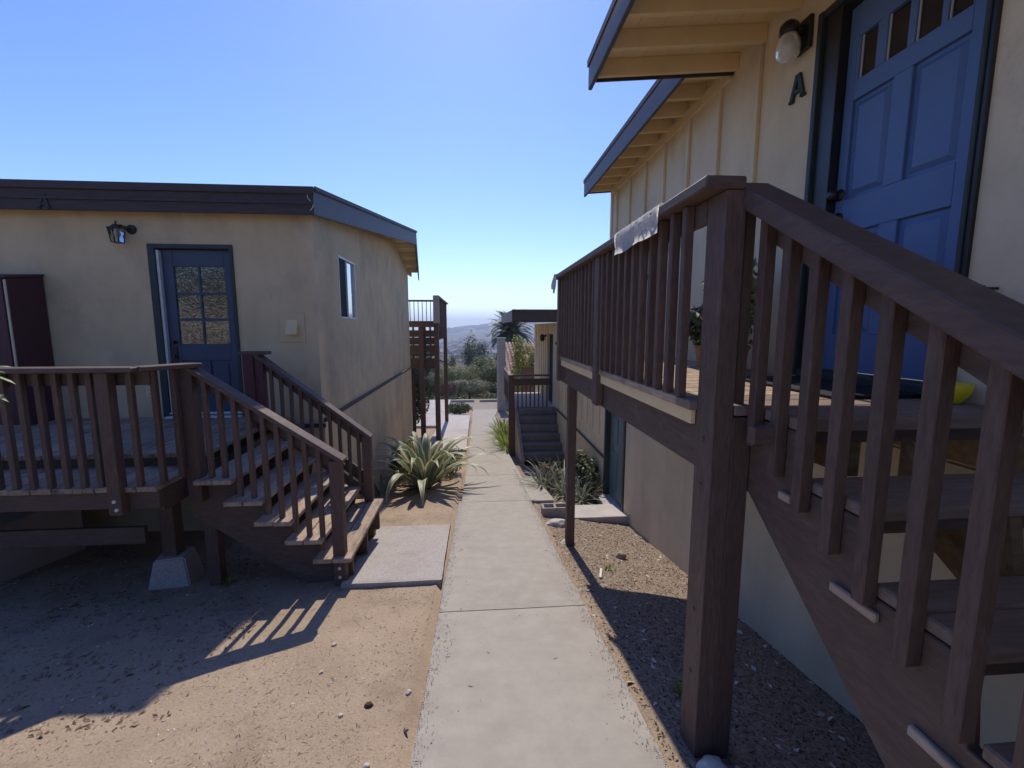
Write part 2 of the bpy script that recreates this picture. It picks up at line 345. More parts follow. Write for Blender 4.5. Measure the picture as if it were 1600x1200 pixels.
# ------------------------------------------------------------------ concrete path: one slab per joint
path = struct_empty('path')
joints = [-3.2, -.9, 3.07, 6.45, 8.7, 10.6, 12.6, 15.6, 18.6, 21.6, 25.5]
def slab(name, xl0, xr0, xl1, xr1, y0, y1, m, parent, lift=0, th=.12, wav=.0025, gap=.006, n=40):
    t = B(); nx_ = 10; top = []
    y0 += gap; y1 -= gap
    for j in range(n+1):
        f = j/n; y = y0+(y1-y0)*f; row = []
        for i in range(nx_+1):
            u = i/nx_; e = min(u, 1-u)*nx_; xa = xl0+(xl1-xl0)*f; xb = xr0+(xr1-xr0)*f
            x = xa+(xb-xa)*u
            if i in (0, nx_): x += .012*noise.noise(Vector((y*2.5, i, 3)))+.006*noise.noise(Vector((y*14, i, 5)))
            row.append(t.verts.new((x, y, Hy(y)+lift+wav*noise.noise(Vector((x*2, y*2, 1))) - (.006 if (i in (0,nx_) or j in (0,n)) else 0))))
        top.append(row)
    for j in range(n):
        for i in range(nx_): t.faces.new([top[j][i], top[j][i+1], top[j+1][i+1], top[j+1][i]])
    ring = top[0][:] + [r[-1] for r in top[1:]] + top[-1][::-1][1:] + [r[0] for r in top[1:-1]][::-1]
    low = [t.verts.new((v.co.x, v.co.y, v.co.z-th)) for v in ring]; k = len(ring)
    for i in range(k): t.faces.new([ring[i], low[i], low[(i+1)%k], ring[(i+1)%k]])
    return obj(name, t, m, parent, smooth=False)
def pe(y): # path edges
    if y < 6.6: return -.30, .80
    return -.25, .86
for a, b_ in zip(joints[:-1], joints[1:]):
    l0, r0 = pe((a+b_)/2); l1, r1 = l0, r0
    if a >= 21: r1 = 1.2
    s = slab('concrete_slab', l0, r0, l1, r1, a, b_, M['conc'], path)
slab('concrete_slab', .865, 1.16, .865, 1.2, 6.47, 8.4, M['conc'], path, lift=-.012)
slab('concrete_slab', .80, 2.09, .87, 2.09, 5.75, 6.46, M['conc3'], path, lift=-.10)
# entrance pad at the foot of the left stairs
pad = slab('entry_pad', -1.17, -.325, -1.22, -.35, 3.62, 5.3, M['conc2'], None, lift=.012, wav=.006)
pad['kind'] = 'structure'
# forecourt down the slope
fc = slab('pavement', -8, 9, -8, 9, 25.52, 30, M['asphalt'], None, lift=.0, wav=.002); fc['kind'] = 'structure'

# ------------------------------------------------------------------ left house
WX, WY = -1.92, 5.60
lh = thing('stucco_house', 'tan stucco house with flat brown fascia and blue half glass door behind the wooden steps', 'house', (-4.5, 8.5, -.6))
def front_piece(x0, x1, z0, z1): return box(B(), x0, x1, WY, WY+.16, z0, z1)
t = B()
for a in ((-9,-3.78,-1.6,3.0),(-3.78,-2.84,2.555,3.0),(-3.78,-2.84,-1.6,.50),(-2.84,WX,-1.6,3.0)): box(t, a[0],a[1],WY,WY+.16,a[2],a[3])
obj('front_wall', t, M['stucco'], lh)
# side wall with window opening, gable top
WE = 13.0
wt = lambda y: 2.93+(y-5.6)*.1175 if y < 11 else 3.57-(y-11)*.205
t = B()
def wall_quad(y0, y1, z0, z1a, z1b): prism([(y0,z0),(y1,z0),(y1,z1b),(y0,z1a)], 'x', WX-.16, WX, bm=t)
wall_quad(WY+.16, 6.52, -2.6, wt(WY+.16), wt(6.52)); wall_quad(6.52, 7.38, -2.6, 1.725, 1.725); wall_quad(6.52, 7.38, 2.60, wt(6.52), wt(7.38))
wall_quad(7.38, 11, -2.6, wt(7.38), wt(11)); wall_quad(11, WE, -2.6, wt(11), wt(WE))
obj('side_wall', t, M['stucco'], lh)
obj('rear_wall', bx(-9, WX-.16, WE-.16, WE, -2.6, 3.05), M['stucco'], lh)
# drip band along the side, dark and proud
obj('drip_band', box(box(B(), WX, WX+.035, 5.62, WE, .42, .47, .004), -2.8, WX+.035, WY-.03, WY, .36, .41, .004), M['fasciab'], lh)
obj('foundation_band', bx(WX, WX+.02, 5.6, WE, -2.6, .42), M['stucco'], lh)
# roof: polygon with a prow at the ridge
TH = .05
A0, A1, B1, C1, C0 = (-9,5.45), (-1.84,5.45), (-1.40,11.0), (-1.69,13.7), (-9,13.7)
zt = lambda y: 3.176+(y-5.45)*.1195 if y <= 11 else 3.84-(y-11)*.2075
t = B()
def roofslab(t, P, up, lo):
    top = [t.verts.new((x, y, zt(y)-up)) for x, y in P]; bot = [t.verts.new((x, y, zt(y)-lo)) for x, y in P]
    t.faces.new(top); t.faces.new(bot[::-1]); n = len(P)
    for i in range(n): t.faces.new([top[i], bot[i], bot[(i+1)%n], top[(i+1)%n]])
e = .03
roofslab(t, [(-9,5.45+e),(-1.84-e,5.45+e),(-1.40-e,11),(-9,11)], .004, .06); roofslab(t, [(-9,11),(-1.40-e,11),(-1.69-e,13.7-e),(-9,13.7-e)], .004, .06)
bmesh.ops.recalc_face_normals(t, faces=t.faces[:])
rf = obj('roof', t, M['roofing'], lh)
t = B(); roofslab(t, [(-9,5.5),(-1.84-e-.02,5.5),(-1.40-e-.02,11),(-9,11)], .065, .085); roofslab(t, [(-9,11),(-1.42-e,11),(-1.71-e,13.66),(-9,13.66)], .065, .085)
bmesh.ops.recalc_face_normals(t, faces=t.faces[:])
obj('soffit', t, M['siding'], rf)
def fasc(p, q, drop=.295, th=.03, m='fascia', lip=True):
    t = B(); P = Vector((p[0],p[1],zt(p[1]))); Q = Vector((q[0],q[1],zt(q[1])))
    d = (Q-P); d.z = 0; d.normalize(); n = Vector((d.y,-d.x,0))
    vs = []
    for E in (P, Q):
        for off, dz in ((0,0),(0,-drop),(-th,-drop),(-th,0)): vs.append(t.verts.new(E+n*off+Vector((0,0,dz))))
    for qd in ((0,1,2,3),(7,6,5,4),(0,4,5,1),(1,5,6,2),(2,6,7,3),(3,7,4,0)): t.faces.new([vs[i] for i in qd])
    bmesh.ops.recalc_face_normals(t, faces=t.faces[:])
    return obj('fascia', t, M[m], rf)
fasc((-9,5.45), (-1.84,5.45), m='fasciab'); fasc((-1.84,5.452), (-1.40,11)); fasc((-1.40,11.002), (-1.69,13.7))
# metal drip edge and shadow board on the front eave
obj('drip_edge', box(box(B(), -9, -1.83, 5.425, 5.449, 3.10, 3.182, .003), -9, -1.845, 5.432, 5.449, 2.99, 3.02, .003), M['fasciab'], rf)
t = B(); beam((-1.823,5.46,3.168), (-1.383,11,3.832), .018, .05, .002, bm=t); obj('drip_edge', t, M['fasciab'], rf)
# lookouts showing under the wide end of the eave
for yy in (10.2, 10.9, 11.5, 12.1, 12.7, 13.3):
    obj('lookout', bx(-2.0, (-1.84+(yy-5.45)*.0793 if yy < 11 else -1.40-(yy-11)*.1074)-.04, yy-.03, yy+.03, zt(yy)-.2, zt(yy)-.09, .004), M['siding'], rf)
for k in range(8):
    obj('rafter_tail', bx(-1.95-k*.6, -1.9-k*.6, 13.0, 13.66, zt(13.66)-.2, zt(13.66)-.095), M['siding'], rf)
# door
dr = thing('x','x','x') if False else None
def half_glass_door(parent):
    X0, X1, Y0, Z0, Z1 = -3.70, -2.88, WY+.05, .54, 2.50
    t = B()
    box(t, -3.78,-3.70,WY-.02,WY+.16,.50,2.555,.004); box(t, -2.88,-2.84,WY-.02,WY+.16,.50,2.555,.004); box(t, -3.70,-2.88,WY-.018,WY+.16,2.505,2.555,.004)
    obj('door_frame', t, M['trim'], parent)
    obj('weather_strip', bx(-3.70,-3.672,WY+.0,WY+.05,.55,2.49,.002), M['white'], parent)
    obj('threshold', box(box(B(), -3.72,-2.86,WY-.10,WY+.1,.50,.535,.004), -3.70,-2.86,WY-.03,WY+.02,.555,.575,.003), M['white'], parent)
    t = B(); y0, y1 = Y0, Y0+.045; x0 = X0+.03; cx = (x0+X1)/2
    cols = [(x0+.12, cx-.012), (cx+.012, X1-.10)]; rows = [(1.40,1.675),(1.705,1.98),(2.01,2.31)]
    box(t, x0, x0+.12, y0,y1,Z0,Z1,.003); box(t, X1-.10, X1, y0,y1,Z0,Z1,.003); box(t, x0+.12, X1-.10, y0,y1,2.31,Z1,.003)
    box(t, x0+.12,X1-.10,y0,y1,1.20,1.40,.003); box(t, x0+.12,X1-.10,y0,y1,Z0,.76,.003); box(t, cx-.05,cx+.05,y0,y1,.76,1.20,.003)
    d = obj('door', t, M['blued'], parent)
    t = B(); box(t, cx-.012,cx+.012,y0+.004,y1-.004,1.40,2.31,.003)
    for za, zb in ((1.675,1.705),(1.98,2.01)): box(t, x0+.12,X1-.10,y0+.006,y1-.006,za,zb,.003)
    obj('muntin', t, M['blued'], d)
    for (xa, xb) in cols:
        for (za, zb) in rows: obj('pane', bx(xa-.003,xb+.003,y0+.018,y0+.026,za-.003,zb+.003), M['patglass'], d)
    for xa, xb in ((x0+.12,cx-.05),(cx+.05,X1-.10)):
        t = B(); box(t, xa,xb,y0+.018,y0+.03,.76,1.20); box(t, xa+.04,xb-.04,y0+.006,y0+.018,.80,1.16,.005)
        obj('panel', t, M['blued'], d)
    t = cyl((x0+.06,y0-.005,1.42),(x0+.06,y0,1.42),.028,seg=14); lathe((x0+.06,y0,1.42),[(.0,-.05),(.018,-.05),(.022,-.03),(.022,0)],14,t,(0,1,0))
    box(t, x0+.035,x0+.085,y0-.012,y0,1.16,1.37,.004); cyl((x0+.06,y0-.06,1.25),(x0+.06,y0,1.25),.022,seg=12,bm=t)
    obj('lock', t, M['black'], d)
half_glass_door(lh)
# side window
wf = B(); fx0, fx1 = WX-.06, WX+.008
box(wf, fx0,fx1,6.52,6.545,1.725,2.60,.002); box(wf, fx0,fx1,7.355,7.38,1.725,2.60,.002); box(wf, fx0,fx1+.004,6.545,7.355,1.725,1.75,.002); box(wf, fx0,fx1,6.545,7.355,2.575,2.60,.002)
box(wf, fx0,fx1-.006,6.93,6.955,1.75,2.575,.002)
wdw = obj('window', wf, M['white'], lh)
obj('pane', bx(WX-.045,WX-.04,6.545,6.93,1.75,2.575), M['glassd'], wdw); obj('pane', bx(WX-.03,WX-.025,6.955,7.355,1.75,2.575), M['glassr'], wdw)
obj('screen', bx(WX-.022,WX-.02,6.55,6.928,1.755,2.57), M['rubber'], wdw)
# vent with patch
t = B(); box(t, -2.37,-2.07,WY-.012,WY,1.42,1.77,.004); v = obj('wall_vent', t, M['stucco'], lh)
t = prism([(WY-.012,1.69),(WY-.012,1.53),(WY-.07,1.51),(WY-.07,1.54)], 'x', -2.28,-2.15,.003); obj('vent_hood', t, M['soffit'], v)
t = B(); box(t, -3.955,-3.875,WY-.008,WY,.77,.89,.003); ol = obj('outlet_plate', t, M['soffit'], lh)
for zz in (.80,.85): obj('socket', bx(-3.935,-3.895,WY-.012,WY-.008,zz-.015,zz+.02,.002), M['stucco'], ol)
t = B(); pr = None
for k in range(14):
    p_ = Vector((-1.875, 5.445-.0*k, 3.13-.012*k)) + Vector((-.03*math.sin(k*.5),0,-.004*k)); 
    if pr is not None: cyl(pr, p_, .004, seg=5, bm=t)
    pr = p_
o = obj('cable_end', t, M['white']); tag(o, 'short loose white cable end hanging at the corner of the brown eave', 'cable')
def lantern(label):
    c = Vector((-3.98, WY, 2.71)); a = thing('wall_lantern', label, 'lamp', c)
    obj('back_plate', cyl(c+Vector((.05,0,-.0)), c+Vector((.05,-.02,-.0)), .055, .05, 20), M['black'], a)
    obj('arm', cyl(c+Vector((.05,-.02,.0)), c+Vector((-.01,-.10,.03)), .012, seg=8, bm=cyl(c+Vector((-.03,-.12,.0)), c+Vector((-.03,-.12,.07)), .01, seg=8)), M['black'], a)
    z1, z0 = c.z-.01, c.z-.165; cx, cy = c.x-.03, c.y-.12; t = B()
    for sx in (-1,1):
        for sy in (-1,1): cyl((cx+sx*.055,cy+sy*.055,z1), (cx+sx*.04,cy+sy*.04,z0), .0055, seg=6, bm=t)
    box(t, cx-.062,cx+.062,cy-.062,cy+.062,z1-.006,z1+.008,.003); box(t, cx-.044,cx+.044,cy-.044,cy+.044,z0-.006,z0+.004,.002)
    lathe((cx,cy,z1+.008), [(.06,0),(.035,.025),(.012,.04),(.0,.05)], 4, t)
    for s in (-1,1): cyl((cx+s*.0,cy-.057,z1),(cx+s*.0,cy-.042,z0),.004,seg=5,bm=t)
    obj('cage', t, M['black'], a)
    t = B(); r0, r1 = .052, .037
    lo = [t.verts.new((cx+a_*r1, cy+b_*r1, z0+.004)) for a_, b_ in ((-1,-1),(1,-1),(1,1),(-1,1))]; hi = [t.verts.new((cx+a_*r0, cy+b_*r0, z1-.006)) for a_, b_ in ((-1,-1),(1,-1),(1,1),(-1,1))]
    for k in range(4): t.faces.new([lo[k], lo[(k+1)%4], hi[(k+1)%4], hi[k]])
    obj('glass', t, M['glass'], a)
    obj('bulb', lathe((cx,cy,z0+.06), [(.0,0),(.022,.01),(.028,.03),(.015,.07),(.012,.1)], 12), M['white'], a, True)
lantern('black lantern with four glass sides on the stucco wall beside the blue half glass door')
# house letter on the eave
def letter_A(name, o, ux, uz, h, th, nrm, m, parent=None):
    o = Vector(o); ux = Vector(ux); uz = Vector(uz); nrm = Vector(nrm)
    wd = h*.8; t = B()
    def stroke(a, b_, wdt):
        a = o+ux*a[0]*wd+uz*a[1]*h; b2 = o+ux*b_[0]*wd+uz*b_[1]*h
        beam(a+nrm*th/2, b2+nrm*th/2, th, wdt, .001, up=(b2-a).cross(nrm).normalized(), bm=t)
    stroke((-.42,0),(-.04,1), h*.17); stroke((.42,0),(.04,1), h*.17); stroke((-.26,.33),(.26,.33), h*.13)
    for s in (-1,1): stroke((.42*s-.16,.03),(.42*s+.16,.03), h*.08)
    return obj(name, t, m, parent)
lA = letter_A('house_letter', (-4.70,5.449,2.89), (1,0,0), (0,0,1), .15, .012, (0,-1,0), M['black']); tag(lA, 'small dark letter A fixed on the brown eave board of the tan house', 'letter')
# maroon cabinet
cb = thing('cabinet', 'tall maroon painted cabinet against the tan wall at the left edge', 'cabinet', (-5.3, 5.4, .5))
obj('side_panel', prism([(5.18,.52),(5.585,.52),(5.585,2.17),(5.18,2.11)], 'x', -4.96, -4.93, .003), M['maroon'], cb)
obj('top', prism([(5.14,2.112),(5.59,2.175),(5.59,2.20),(5.14,2.135)], 'x', -6.5, -4.915, .003), M['maroon'], cb)
obj('corner_strip', bx(-4.957,-4.935,5.165,5.178,.52,2.10,.002), M['siding'], cb)
obj('cupboard_door', bx(-5.60,-4.965,5.155,5.178,.54,2.10,.004), M['maroon'], cb)
obj('cupboard_door', bx(-6.26,-5.61,5.155,5.178,.54,2.10,.004), M['maroon'], cb)
obj('carcass', bx(-6.28,-4.962,5.18,5.58,.52,2.10), M['soffit'], cb)

# ------------------------------------------------------------------ left deck
ld = thing('wooden_deck', 'low brown wooden deck with board railing in front of the blue half glass door', 'deck', (-4.5, 4.5, 0))
xl = -7.6
x = -2.43
while x > xl:
    xa = x-.148; cut = 3.44
    obj('deck_board', bx(xa, x-.006, cut+random.uniform(-.006,.006), 4.02, .36, .40, .004), M['deck'], ld); x -= .148
x = -2.36
while x > xl:
    obj('deck_board', bx(x-.142, x, 3.95+random.uniform(-.005,.005), 5.58, .48, .52, .004), M['deck'], ld); x -= .148
obj('rim_joist', bx(xl,-2.44,3.47,3.51,.22,.358,.004), M['brown_h'], ld); obj('rim_joist', bx(-2.48,-2.44,3.512,5.5,.18,.358,.004), M['brown_h'], ld)
obj('riser_board', bx(xl,-2.37,3.985,4.02,.402,.479,.002), M['brown_h'], ld)
for yy in (4.3, 4.9, 5.4): obj('joist', bx(xl,-2.49,yy-.02,yy+.02,.20,.358), M['brown_h'], ld)
obj('rim_joist', bx(xl,-2.49,5.52,5.56,.25,.478), M['brown_h'], ld)
obj('cross_beam', bx(xl,-2.84,3.83,3.87,-.24,-.09,.004), M['brown_h'], ld)
def capped(px, pz, y0, y1, w=.12, name='post'): pass
# front railing posts (bolted) and balusters
for px in (-2.70, -4.35, -6.0):
    p = obj('post', bx(px-.046,px+.046,3.385,3.468,.20,1.275,.005), M['brown'], ld)
    for zz in (.45-.18,.33-.14+.22-.05):
        pass
    for zz, dx in ((.31,0),(.245,.012)):
        obj('bolt', cyl((px+dx,3.385,zz),(px+dx,3.377,zz),.014,.012,10), M['white'], p)
x = -2.83
while x > xl:
    if abs(x+4.35) > .09 and abs(x+6.0) > .09:
        dx = random.uniform(-.004,.004)
        obj('baluster', bx(x-.02+dx,x+.02+dx,3.44,3.48,.405,1.275,.003), M['brown'], ld)
    x -= .118
for x in (-2.555, -2.43): obj('baluster', bx(x-.02,x+.02,3.44+(x+2.56)*.5,3.48+(x+2.56)*.5,.405,1.275,.003), M['brown'], ld)
obj('baluster', bx(-2.385,-2.345,3.62,3.66,.41,1.275,.003), M['brown'], ld)
obj('rail_board', bx(xl,-2.44,3.492,3.52,1.17,1.274,.003), M['brown_h'], ld)
obj('rail_cap', bx(xl,-2.47,3.36,3.52,1.276,1.312,.005), M['brown_h'], ld)
obj('rail_cap', beam((-2.49,3.44,1.297),(-2.27,3.80,1.297),.14,.036,.005), M['brown_h'], ld)
# posts down to the ground and pier blocks
def pier(x, y, label, s=1.0):
    g0 = gz(x, y)-.03; a, b_, h = .17*s, .115*s, .30*s
    t = B(); lo = [t.verts.new((x+i*a,y+j*a,g0)) for i,j in ((-1,-1),(1,-1),(1,1),(-1,1))]; hi = [t.verts.new((x+i*b_,y+j*b_,g0+h)) for i,j in ((-1,-1),(1,-1),(1,1),(-1,1))]
    t.faces.new(lo[::-1]); t.faces.new(hi)
    for k in range(4): t.faces.new([lo[k],lo[(k+1)%4],hi[(k+1)%4],hi[k]])
    bmesh.ops.bevel(t, geom=t.edges[:], offset=.012, segments=2, affect='EDGES')
    bmesh.ops.rotate(t, verts=t.verts[:], cent=(x,y,0), matrix=Matrix.Rotation(R(12),3,'Z'))
    o = obj('pier_block', t, M['conc2']); tag(o, label, 'concrete block', 'pier blocks under the low deck'); return g0+h
h1 = pier(-2.72, 3.98, 'tapered concrete pier block under the right hand end of the low wooden deck')
obj('post', bx(-2.78,-2.66,3.92,4.04,h1,.358,.005), M['brown'], ld)
h1 = pier(-5.45, 5.0, 'half hidden concrete pier block at the far left under the low deck', .95)
obj('post', bx(-5.50,-5.40,4.95,5.05,h1,.358,.005), M['brown'], ld)
o = obj('concrete_stoop', bx(-6.5,-4.32,4.05,5.0,-.9,-.2,.02), M['conc3']); tag(o, 'grey concrete stoop under the left end of the low wooden deck', 'stoop')

# ------------------------------------------------------------------ left stairs
ls = thing('wooden_stairs', 'brown wooden steps with two railings descending from the low deck to the path', 'stairs', (-1.8, 4.3, -.6))
TR = [(-2.30,-2.005,.365),(-2.08,-1.775,.18),(-1.85,-1.545,0.0),(-1.62,-1.315,-.175),(-1.40,-1.085,-.35)]
for i, (xa, xb, z) in enumerate(TR):
    mid = (xa+xb)/2
    for u0, u1 in ((xa, mid-.004), (mid+.004, xb)):
        o = obj('tread', bx(u0,u1,3.64+random.uniform(-.008,.008),4.99,z-.038,z,.005), M['tread'], ls)
def stringer(y0, y1):
    top = []
    z = .33
    pts = [(-2.42,.30)]
    for xa, xb, zz in TR: pts += [(max(xa,-2.41)+.012 if xa > -2.2 else -2.40, zz-.041), (xb-.03, zz-.041)]
    q = []
    for p in pts[1:]: q.append(p)
    q += [(-1.115,-.66),(-1.40,-.72),(-2.42,.02)]
    return prism(q, 'y', y0, y1, .002)
for y0 in (3.80, 4.32, 4.86): obj('stringer', stringer(y0, y0+.038), M['brown_h'], ls)
# near rail
sl_ = (.504-1.297)/(-1.144+2.30)
def rail(y, name_y, X0, Z0, X1, Z1):
    obj('rail_cap', beam((X0,y,Z0-.018),(X1,y,Z1-.018),.135,.036,.005), M['brown_h'], ls)
    obj('rail_board', beam((X0+.03,y+.035,Z0-.10),(X1-.03,y+.035,Z1-.10),.034,.09,.003), M['brown_h'], ls)
rail(3.75, 0, -2.335, 1.318, -1.13, .497)
rail(4.93, 0, -2.36, 1.345, -1.18, .405)
# newels
n1 = obj('newel', bx(-1.245,-1.145,3.69,3.78,gz(-1.2,3.75)-.02,.49,.005), M['brown'], ls)
for zz in (-.46,-.54): obj('bolt', cyl((-1.195,3.69,zz),(-1.195,3.682,zz),.014,.012,10), M['white'], n1)
obj('newel', bx(-2.375,-2.27,3.70,3.80,.16,1.285,.005), M['brown'], ls)
obj('post', bx(-2.36,-2.255,3.83,3.93,gz(-2.3,3.9)-.03,.27,.005), M['brown'], ls)
obj('newel', bx(-1.28,-1.185,4.90,4.99,gz(-1.2,4.9)-.02,.40,.005), M['brown'], ls)
t = B(); box(t, -2.47,-2.36,4.88,4.99,.50,1.33,.005); box(t, -2.36,-2.27,4.90,4.975,.50,1.28,.004); obj('newel', t, M['maroon'], ls)
obj('post_cap', bx(-2.50,-2.22,4.86,5.01,1.31,1.345,.005), M['brown_h'], ls)
for k in range(9):
    f = (k+.75)/9.6; x = -2.27+f*1.03; zt_ = 1.318-.04+(x+2.335)*(.497-1.318)/1.205
    ztr = [z for xa, xb, z in TR if x < xb+.0]; zb = (ztr[0] if ztr else -.35)-.02-(.03)
    zb = .43-(x+2.27)*.78
    obj('baluster', bx(x-.019,x+.019,3.705,3.743,zb,zt_-.0,.003), M['brown'], ls)
for k in range(10):
    f = (k+.5)/10; x = -2.25+f*.98; zt_ = 1.345-.04+(x+2.36)*(.405-1.345)/1.18
    zb = .56-(x+2.27)*.80
    obj('baluster', bx(x-.017,x+.017,4.90,4.934,zb,zt_,.003), M['brown'], ls)
obj('bottom_rail', beam((-2.27,4.945,.54),(-1.24,4.945,.54-1.03*.80),.034,.085,.003), M['brown_h'], ls)
obj('bottom_rail', beam((-2.05,4.99+.02,.50),(-1.22,5.01,-.16),.034,.12,.003), M['brown_h'], ls)

# ------------------------------------------------------------------ right house
RX = 2.10
rh = thing('siding_house', 'cream board and batten house with blue six panel door marked A above the raised deck', 'house', (4.5, 3.0, -.5))
DY0, DY1, DZ0, DZ1 = 1.80, 2.77, 1.29, 3.46    # opening with frame
t = B()
box(t, RX, RX+.16, -5, DY0, -1.9, 4.1); box(t, RX, RX+.16, DY0, DY1, -1.9, DZ0); box(t, RX, RX+.16, DY0, DY1, DZ1, 3.9)
box(t, RX, RX+.16, DY1, 5.99, -1.9, 3.9); box(t, RX, RX+.16, 5.99, 6.98, 1.0, 3.9); box(t, RX+.16, 9, 6.82, 6.98, 1.0, 3.9)
box(t, RX, RX+.16, 5.99, 6.98, .35, .999)
obj('wall', t, M['siding'], rh)
t = B(); box(t, RX, RX+.16, 6.98, 11.4, -2.9, 1.15); box(t, RX+.16, 9, 11.24, 11.4, -2.9, 1.15)
obj('lower_wall', t, M['siding'], rh)
t = B(); box(t, RX-.06, 9, 6.99, 11.5, 1.152, 1.22); obj('lower_roof', t, M['roofing'], rh)
# lower stucco face under the deck, painted siding above
obj('foundation_wall', bx(RX-.012, RX-.001, -5, 5.97, -1.9, 1.0), M['found'], rh)
for yy in (3.36, 3.90, 4.45, 5.02, 5.57, 6.13, 6.69): obj('batten', bx(RX-.03, RX-.001, yy-.025, yy+.025, 1.30, 3.64, .003), M['siding'], rh)
obj('corner_board', bx(RX-.024, RX-.001, 6.92, 6.985, 1.15, 3.80, .003), M['siding'], rh)
obj('frieze_board', bx(RX-.032, RX-.001, 3.74, 6.9, 3.60, 3.70, .003), M['soffit'], rh)
for k in range(10):
    yy = 7.38+k*.42
    if yy > 11.3: break
    obj('batten', bx(RX-.02, RX-.001, yy-.02, yy+.02, -.235, 1.05, .003), M['siding'], rh)
obj('sill_band', bx(RX-.03, RX-.001, 6.99, 11.4, -.56, -.52, .003), M['fasciab'], rh)
# battens near the camera beyond the door: stucco, plain
# right house door
dfm = B(); box(dfm, RX-.035, RX+.16, DY1-.035, DY1, DZ0, DZ1, .004); box(dfm, RX-.03, RX+.16, DY0-.0, DY0+.02, DZ0, DZ1, .004); box(dfm, RX-.028, RX+.16, DY0+.02, DY1-.036, DZ1-.04, DZ1, .004)
obj('door_frame', dfm, M['trim'], rh)
obj('door_jamb', box(box(B(), RX-.01, RX+.14, DY1-.16, DY1-.036, DZ0, DZ1-.041, .003), RX-.02, RX+.05, DY0-.02, DY0-.001, DZ0, DZ1, .003), M['black'], rh)
obj('threshold', bx(RX-.06, RX+.10, DY0+.02, DY1-.086, DZ0-.0, DZ0+.045, .005), M['trim'], rh)
def panel_door(parent):
    x0, x1 = RX+.045, RX+.09; ya, yb = DY0+.02, 2.605; z0, z1 = 1.345, 3.385
    yl = [(1.93,2.19),(2.295,2.545)]
    t = B()
    box(t, x0,x1,ya,1.93,z0,z1,.003); box(t, x0,x1,2.545,yb,z0,z1,.003)
    box(t, x0,x1,1.93,2.545,3.21,z1,.003); box(t, x0,x1,1.93,2.545,2.875,2.98,.003); box(t, x0,x1,1.93,2.545,2.145,2.335,.003); box(t, x0,x1,1.93,2.545,z0,1.56,.003)
    box(t, x0,x1,2.19,2.295,1.56,2.145,.003); box(t, x0,x1,2.19,2.295,2.335,2.875,.003)
    d = obj('door', t, M['blue'], parent)
    for (a, b_) in yl:
        for (c, e_) in ((1.56,2.145),(2.335,2.875)):
            t = B(); box(t, x0+.02,x0+.032,a,b_,c,e_)
            # raised field with sloped edges
            lo = [t.verts.new((x0+.02, y, z)) for y, z in ((a+.02,c+.02),(b_-.02,c+.02),(b_-.02,e_-.02),(a+.02,e_-.02))]
            hi = [t.verts.new((x0+.006, y, z)) for y, z in ((a+.045,c+.045),(b_-.045,c+.045),(b_-.045,e_-.045),(a+.045,e_-.045))]
            t.faces.new(hi)
            for k in range(4): t.faces.new([lo[k],lo[(k+1)%4],hi[(k+1)%4],hi[k]])
            bmesh.ops.recalc_face_normals(t, faces=t.faces[:])
            obj('panel', t, M['blue'], d)
    lites = [(2.42,2.525),(2.24,2.36),(2.075,2.20),(1.94,2.045)]
    prev = 2.545
    for a, b_ in lites+[(0, 1.93)]: obj('muntin', bx(x0+.002,x1,b_,prev,2.98,3.21,.002), M['blue'], d); prev = a
    for a, b_ in lites:
        obj('pane', bx(x0+.02,x0+.026,a-.002,b_+.002,2.982,3.208), M['glassd'], d)
        for u in (a, b_-.004): obj('bead', bx(x0+.012,x0+.02,u,u+.004,2.98,3.21), M['white'], d)
    for zz, r in ((2.37,.03),(2.235,.032)):
        t = lathe((x0,2.573,zz), [(r*1.15,0),(r*1.1,.008),(r*.5,.012),(r*.5,.03),(r*.95,.04),(r,.055),(r*.7,.07),(.0,.072)], 16, None, (-1,0,0))
        obj('knob' if zz < 2.3 else 'deadbolt', t, M['black'], d, True)
panel_door(rh)
# roof: two lengths with different overhang
def zbot(x, base): return base+.087*(x-1)
for nm, xe, ya, yb, base, fh, fb in (('roof', .93, -5, 3.72, 3.538, .205, 3.46), ('roof', 1.69, 3.72, 7.0, 3.575, .235, 3.578)):
    H_ = .125; f = lambda x, dz: (x, zbot(x, base)+H_+dz)
    r_ = obj(nm, prism([f(xe+.02,.03), f(xe+.02,.05), f(9,.05), f(9,.03)], 'y', ya+.001, yb-.02), M['roofing'], rh)
    n_b = int((2.4-xe)/.18)
    for q in range(n_b):
        xa = xe+.03+q*.18
        obj('soffit_board', prism([f(xa,.0), f(xa,.026), f(xa+.177,.026), f(xa+.177,.0)], 'y', ya+.002, yb-.022), M['soffit'], r_)
    obj('fascia', bx(xe-.03, xe+.0, ya, yb, fb, fb+fh, .004), M['fascia'], r_)
    obj('drip_edge', bx(xe-.042, xe-.031, ya, yb, fb+fh-.04, fb+fh+.012, .002), M['fasciab'], r_)
    obj('end_trim', prism([(xe+.001,zbot(xe,base)-.014),(2.09,zbot(2.09,base)-.014),(2.09,zbot(2.09,base)+.10),(xe+.001,zbot(xe,base)+.12)], 'y', yb-.012, yb+.004, .002), M['fasciab'], r_)
    y = yb-.045
    while y > max(ya, -1.2):
        q = [(xe+.001, zbot(xe, base)+H_-.001), (xe+.001, zbot(xe, base)), (2.099, zbot(2.1, base)), (2.099, zbot(2.1, base)+H_-.001)]
        obj('rafter', prism(q, 'y', y-.019, y+.019, .003), M['soffit'], r_)
        y -= .345
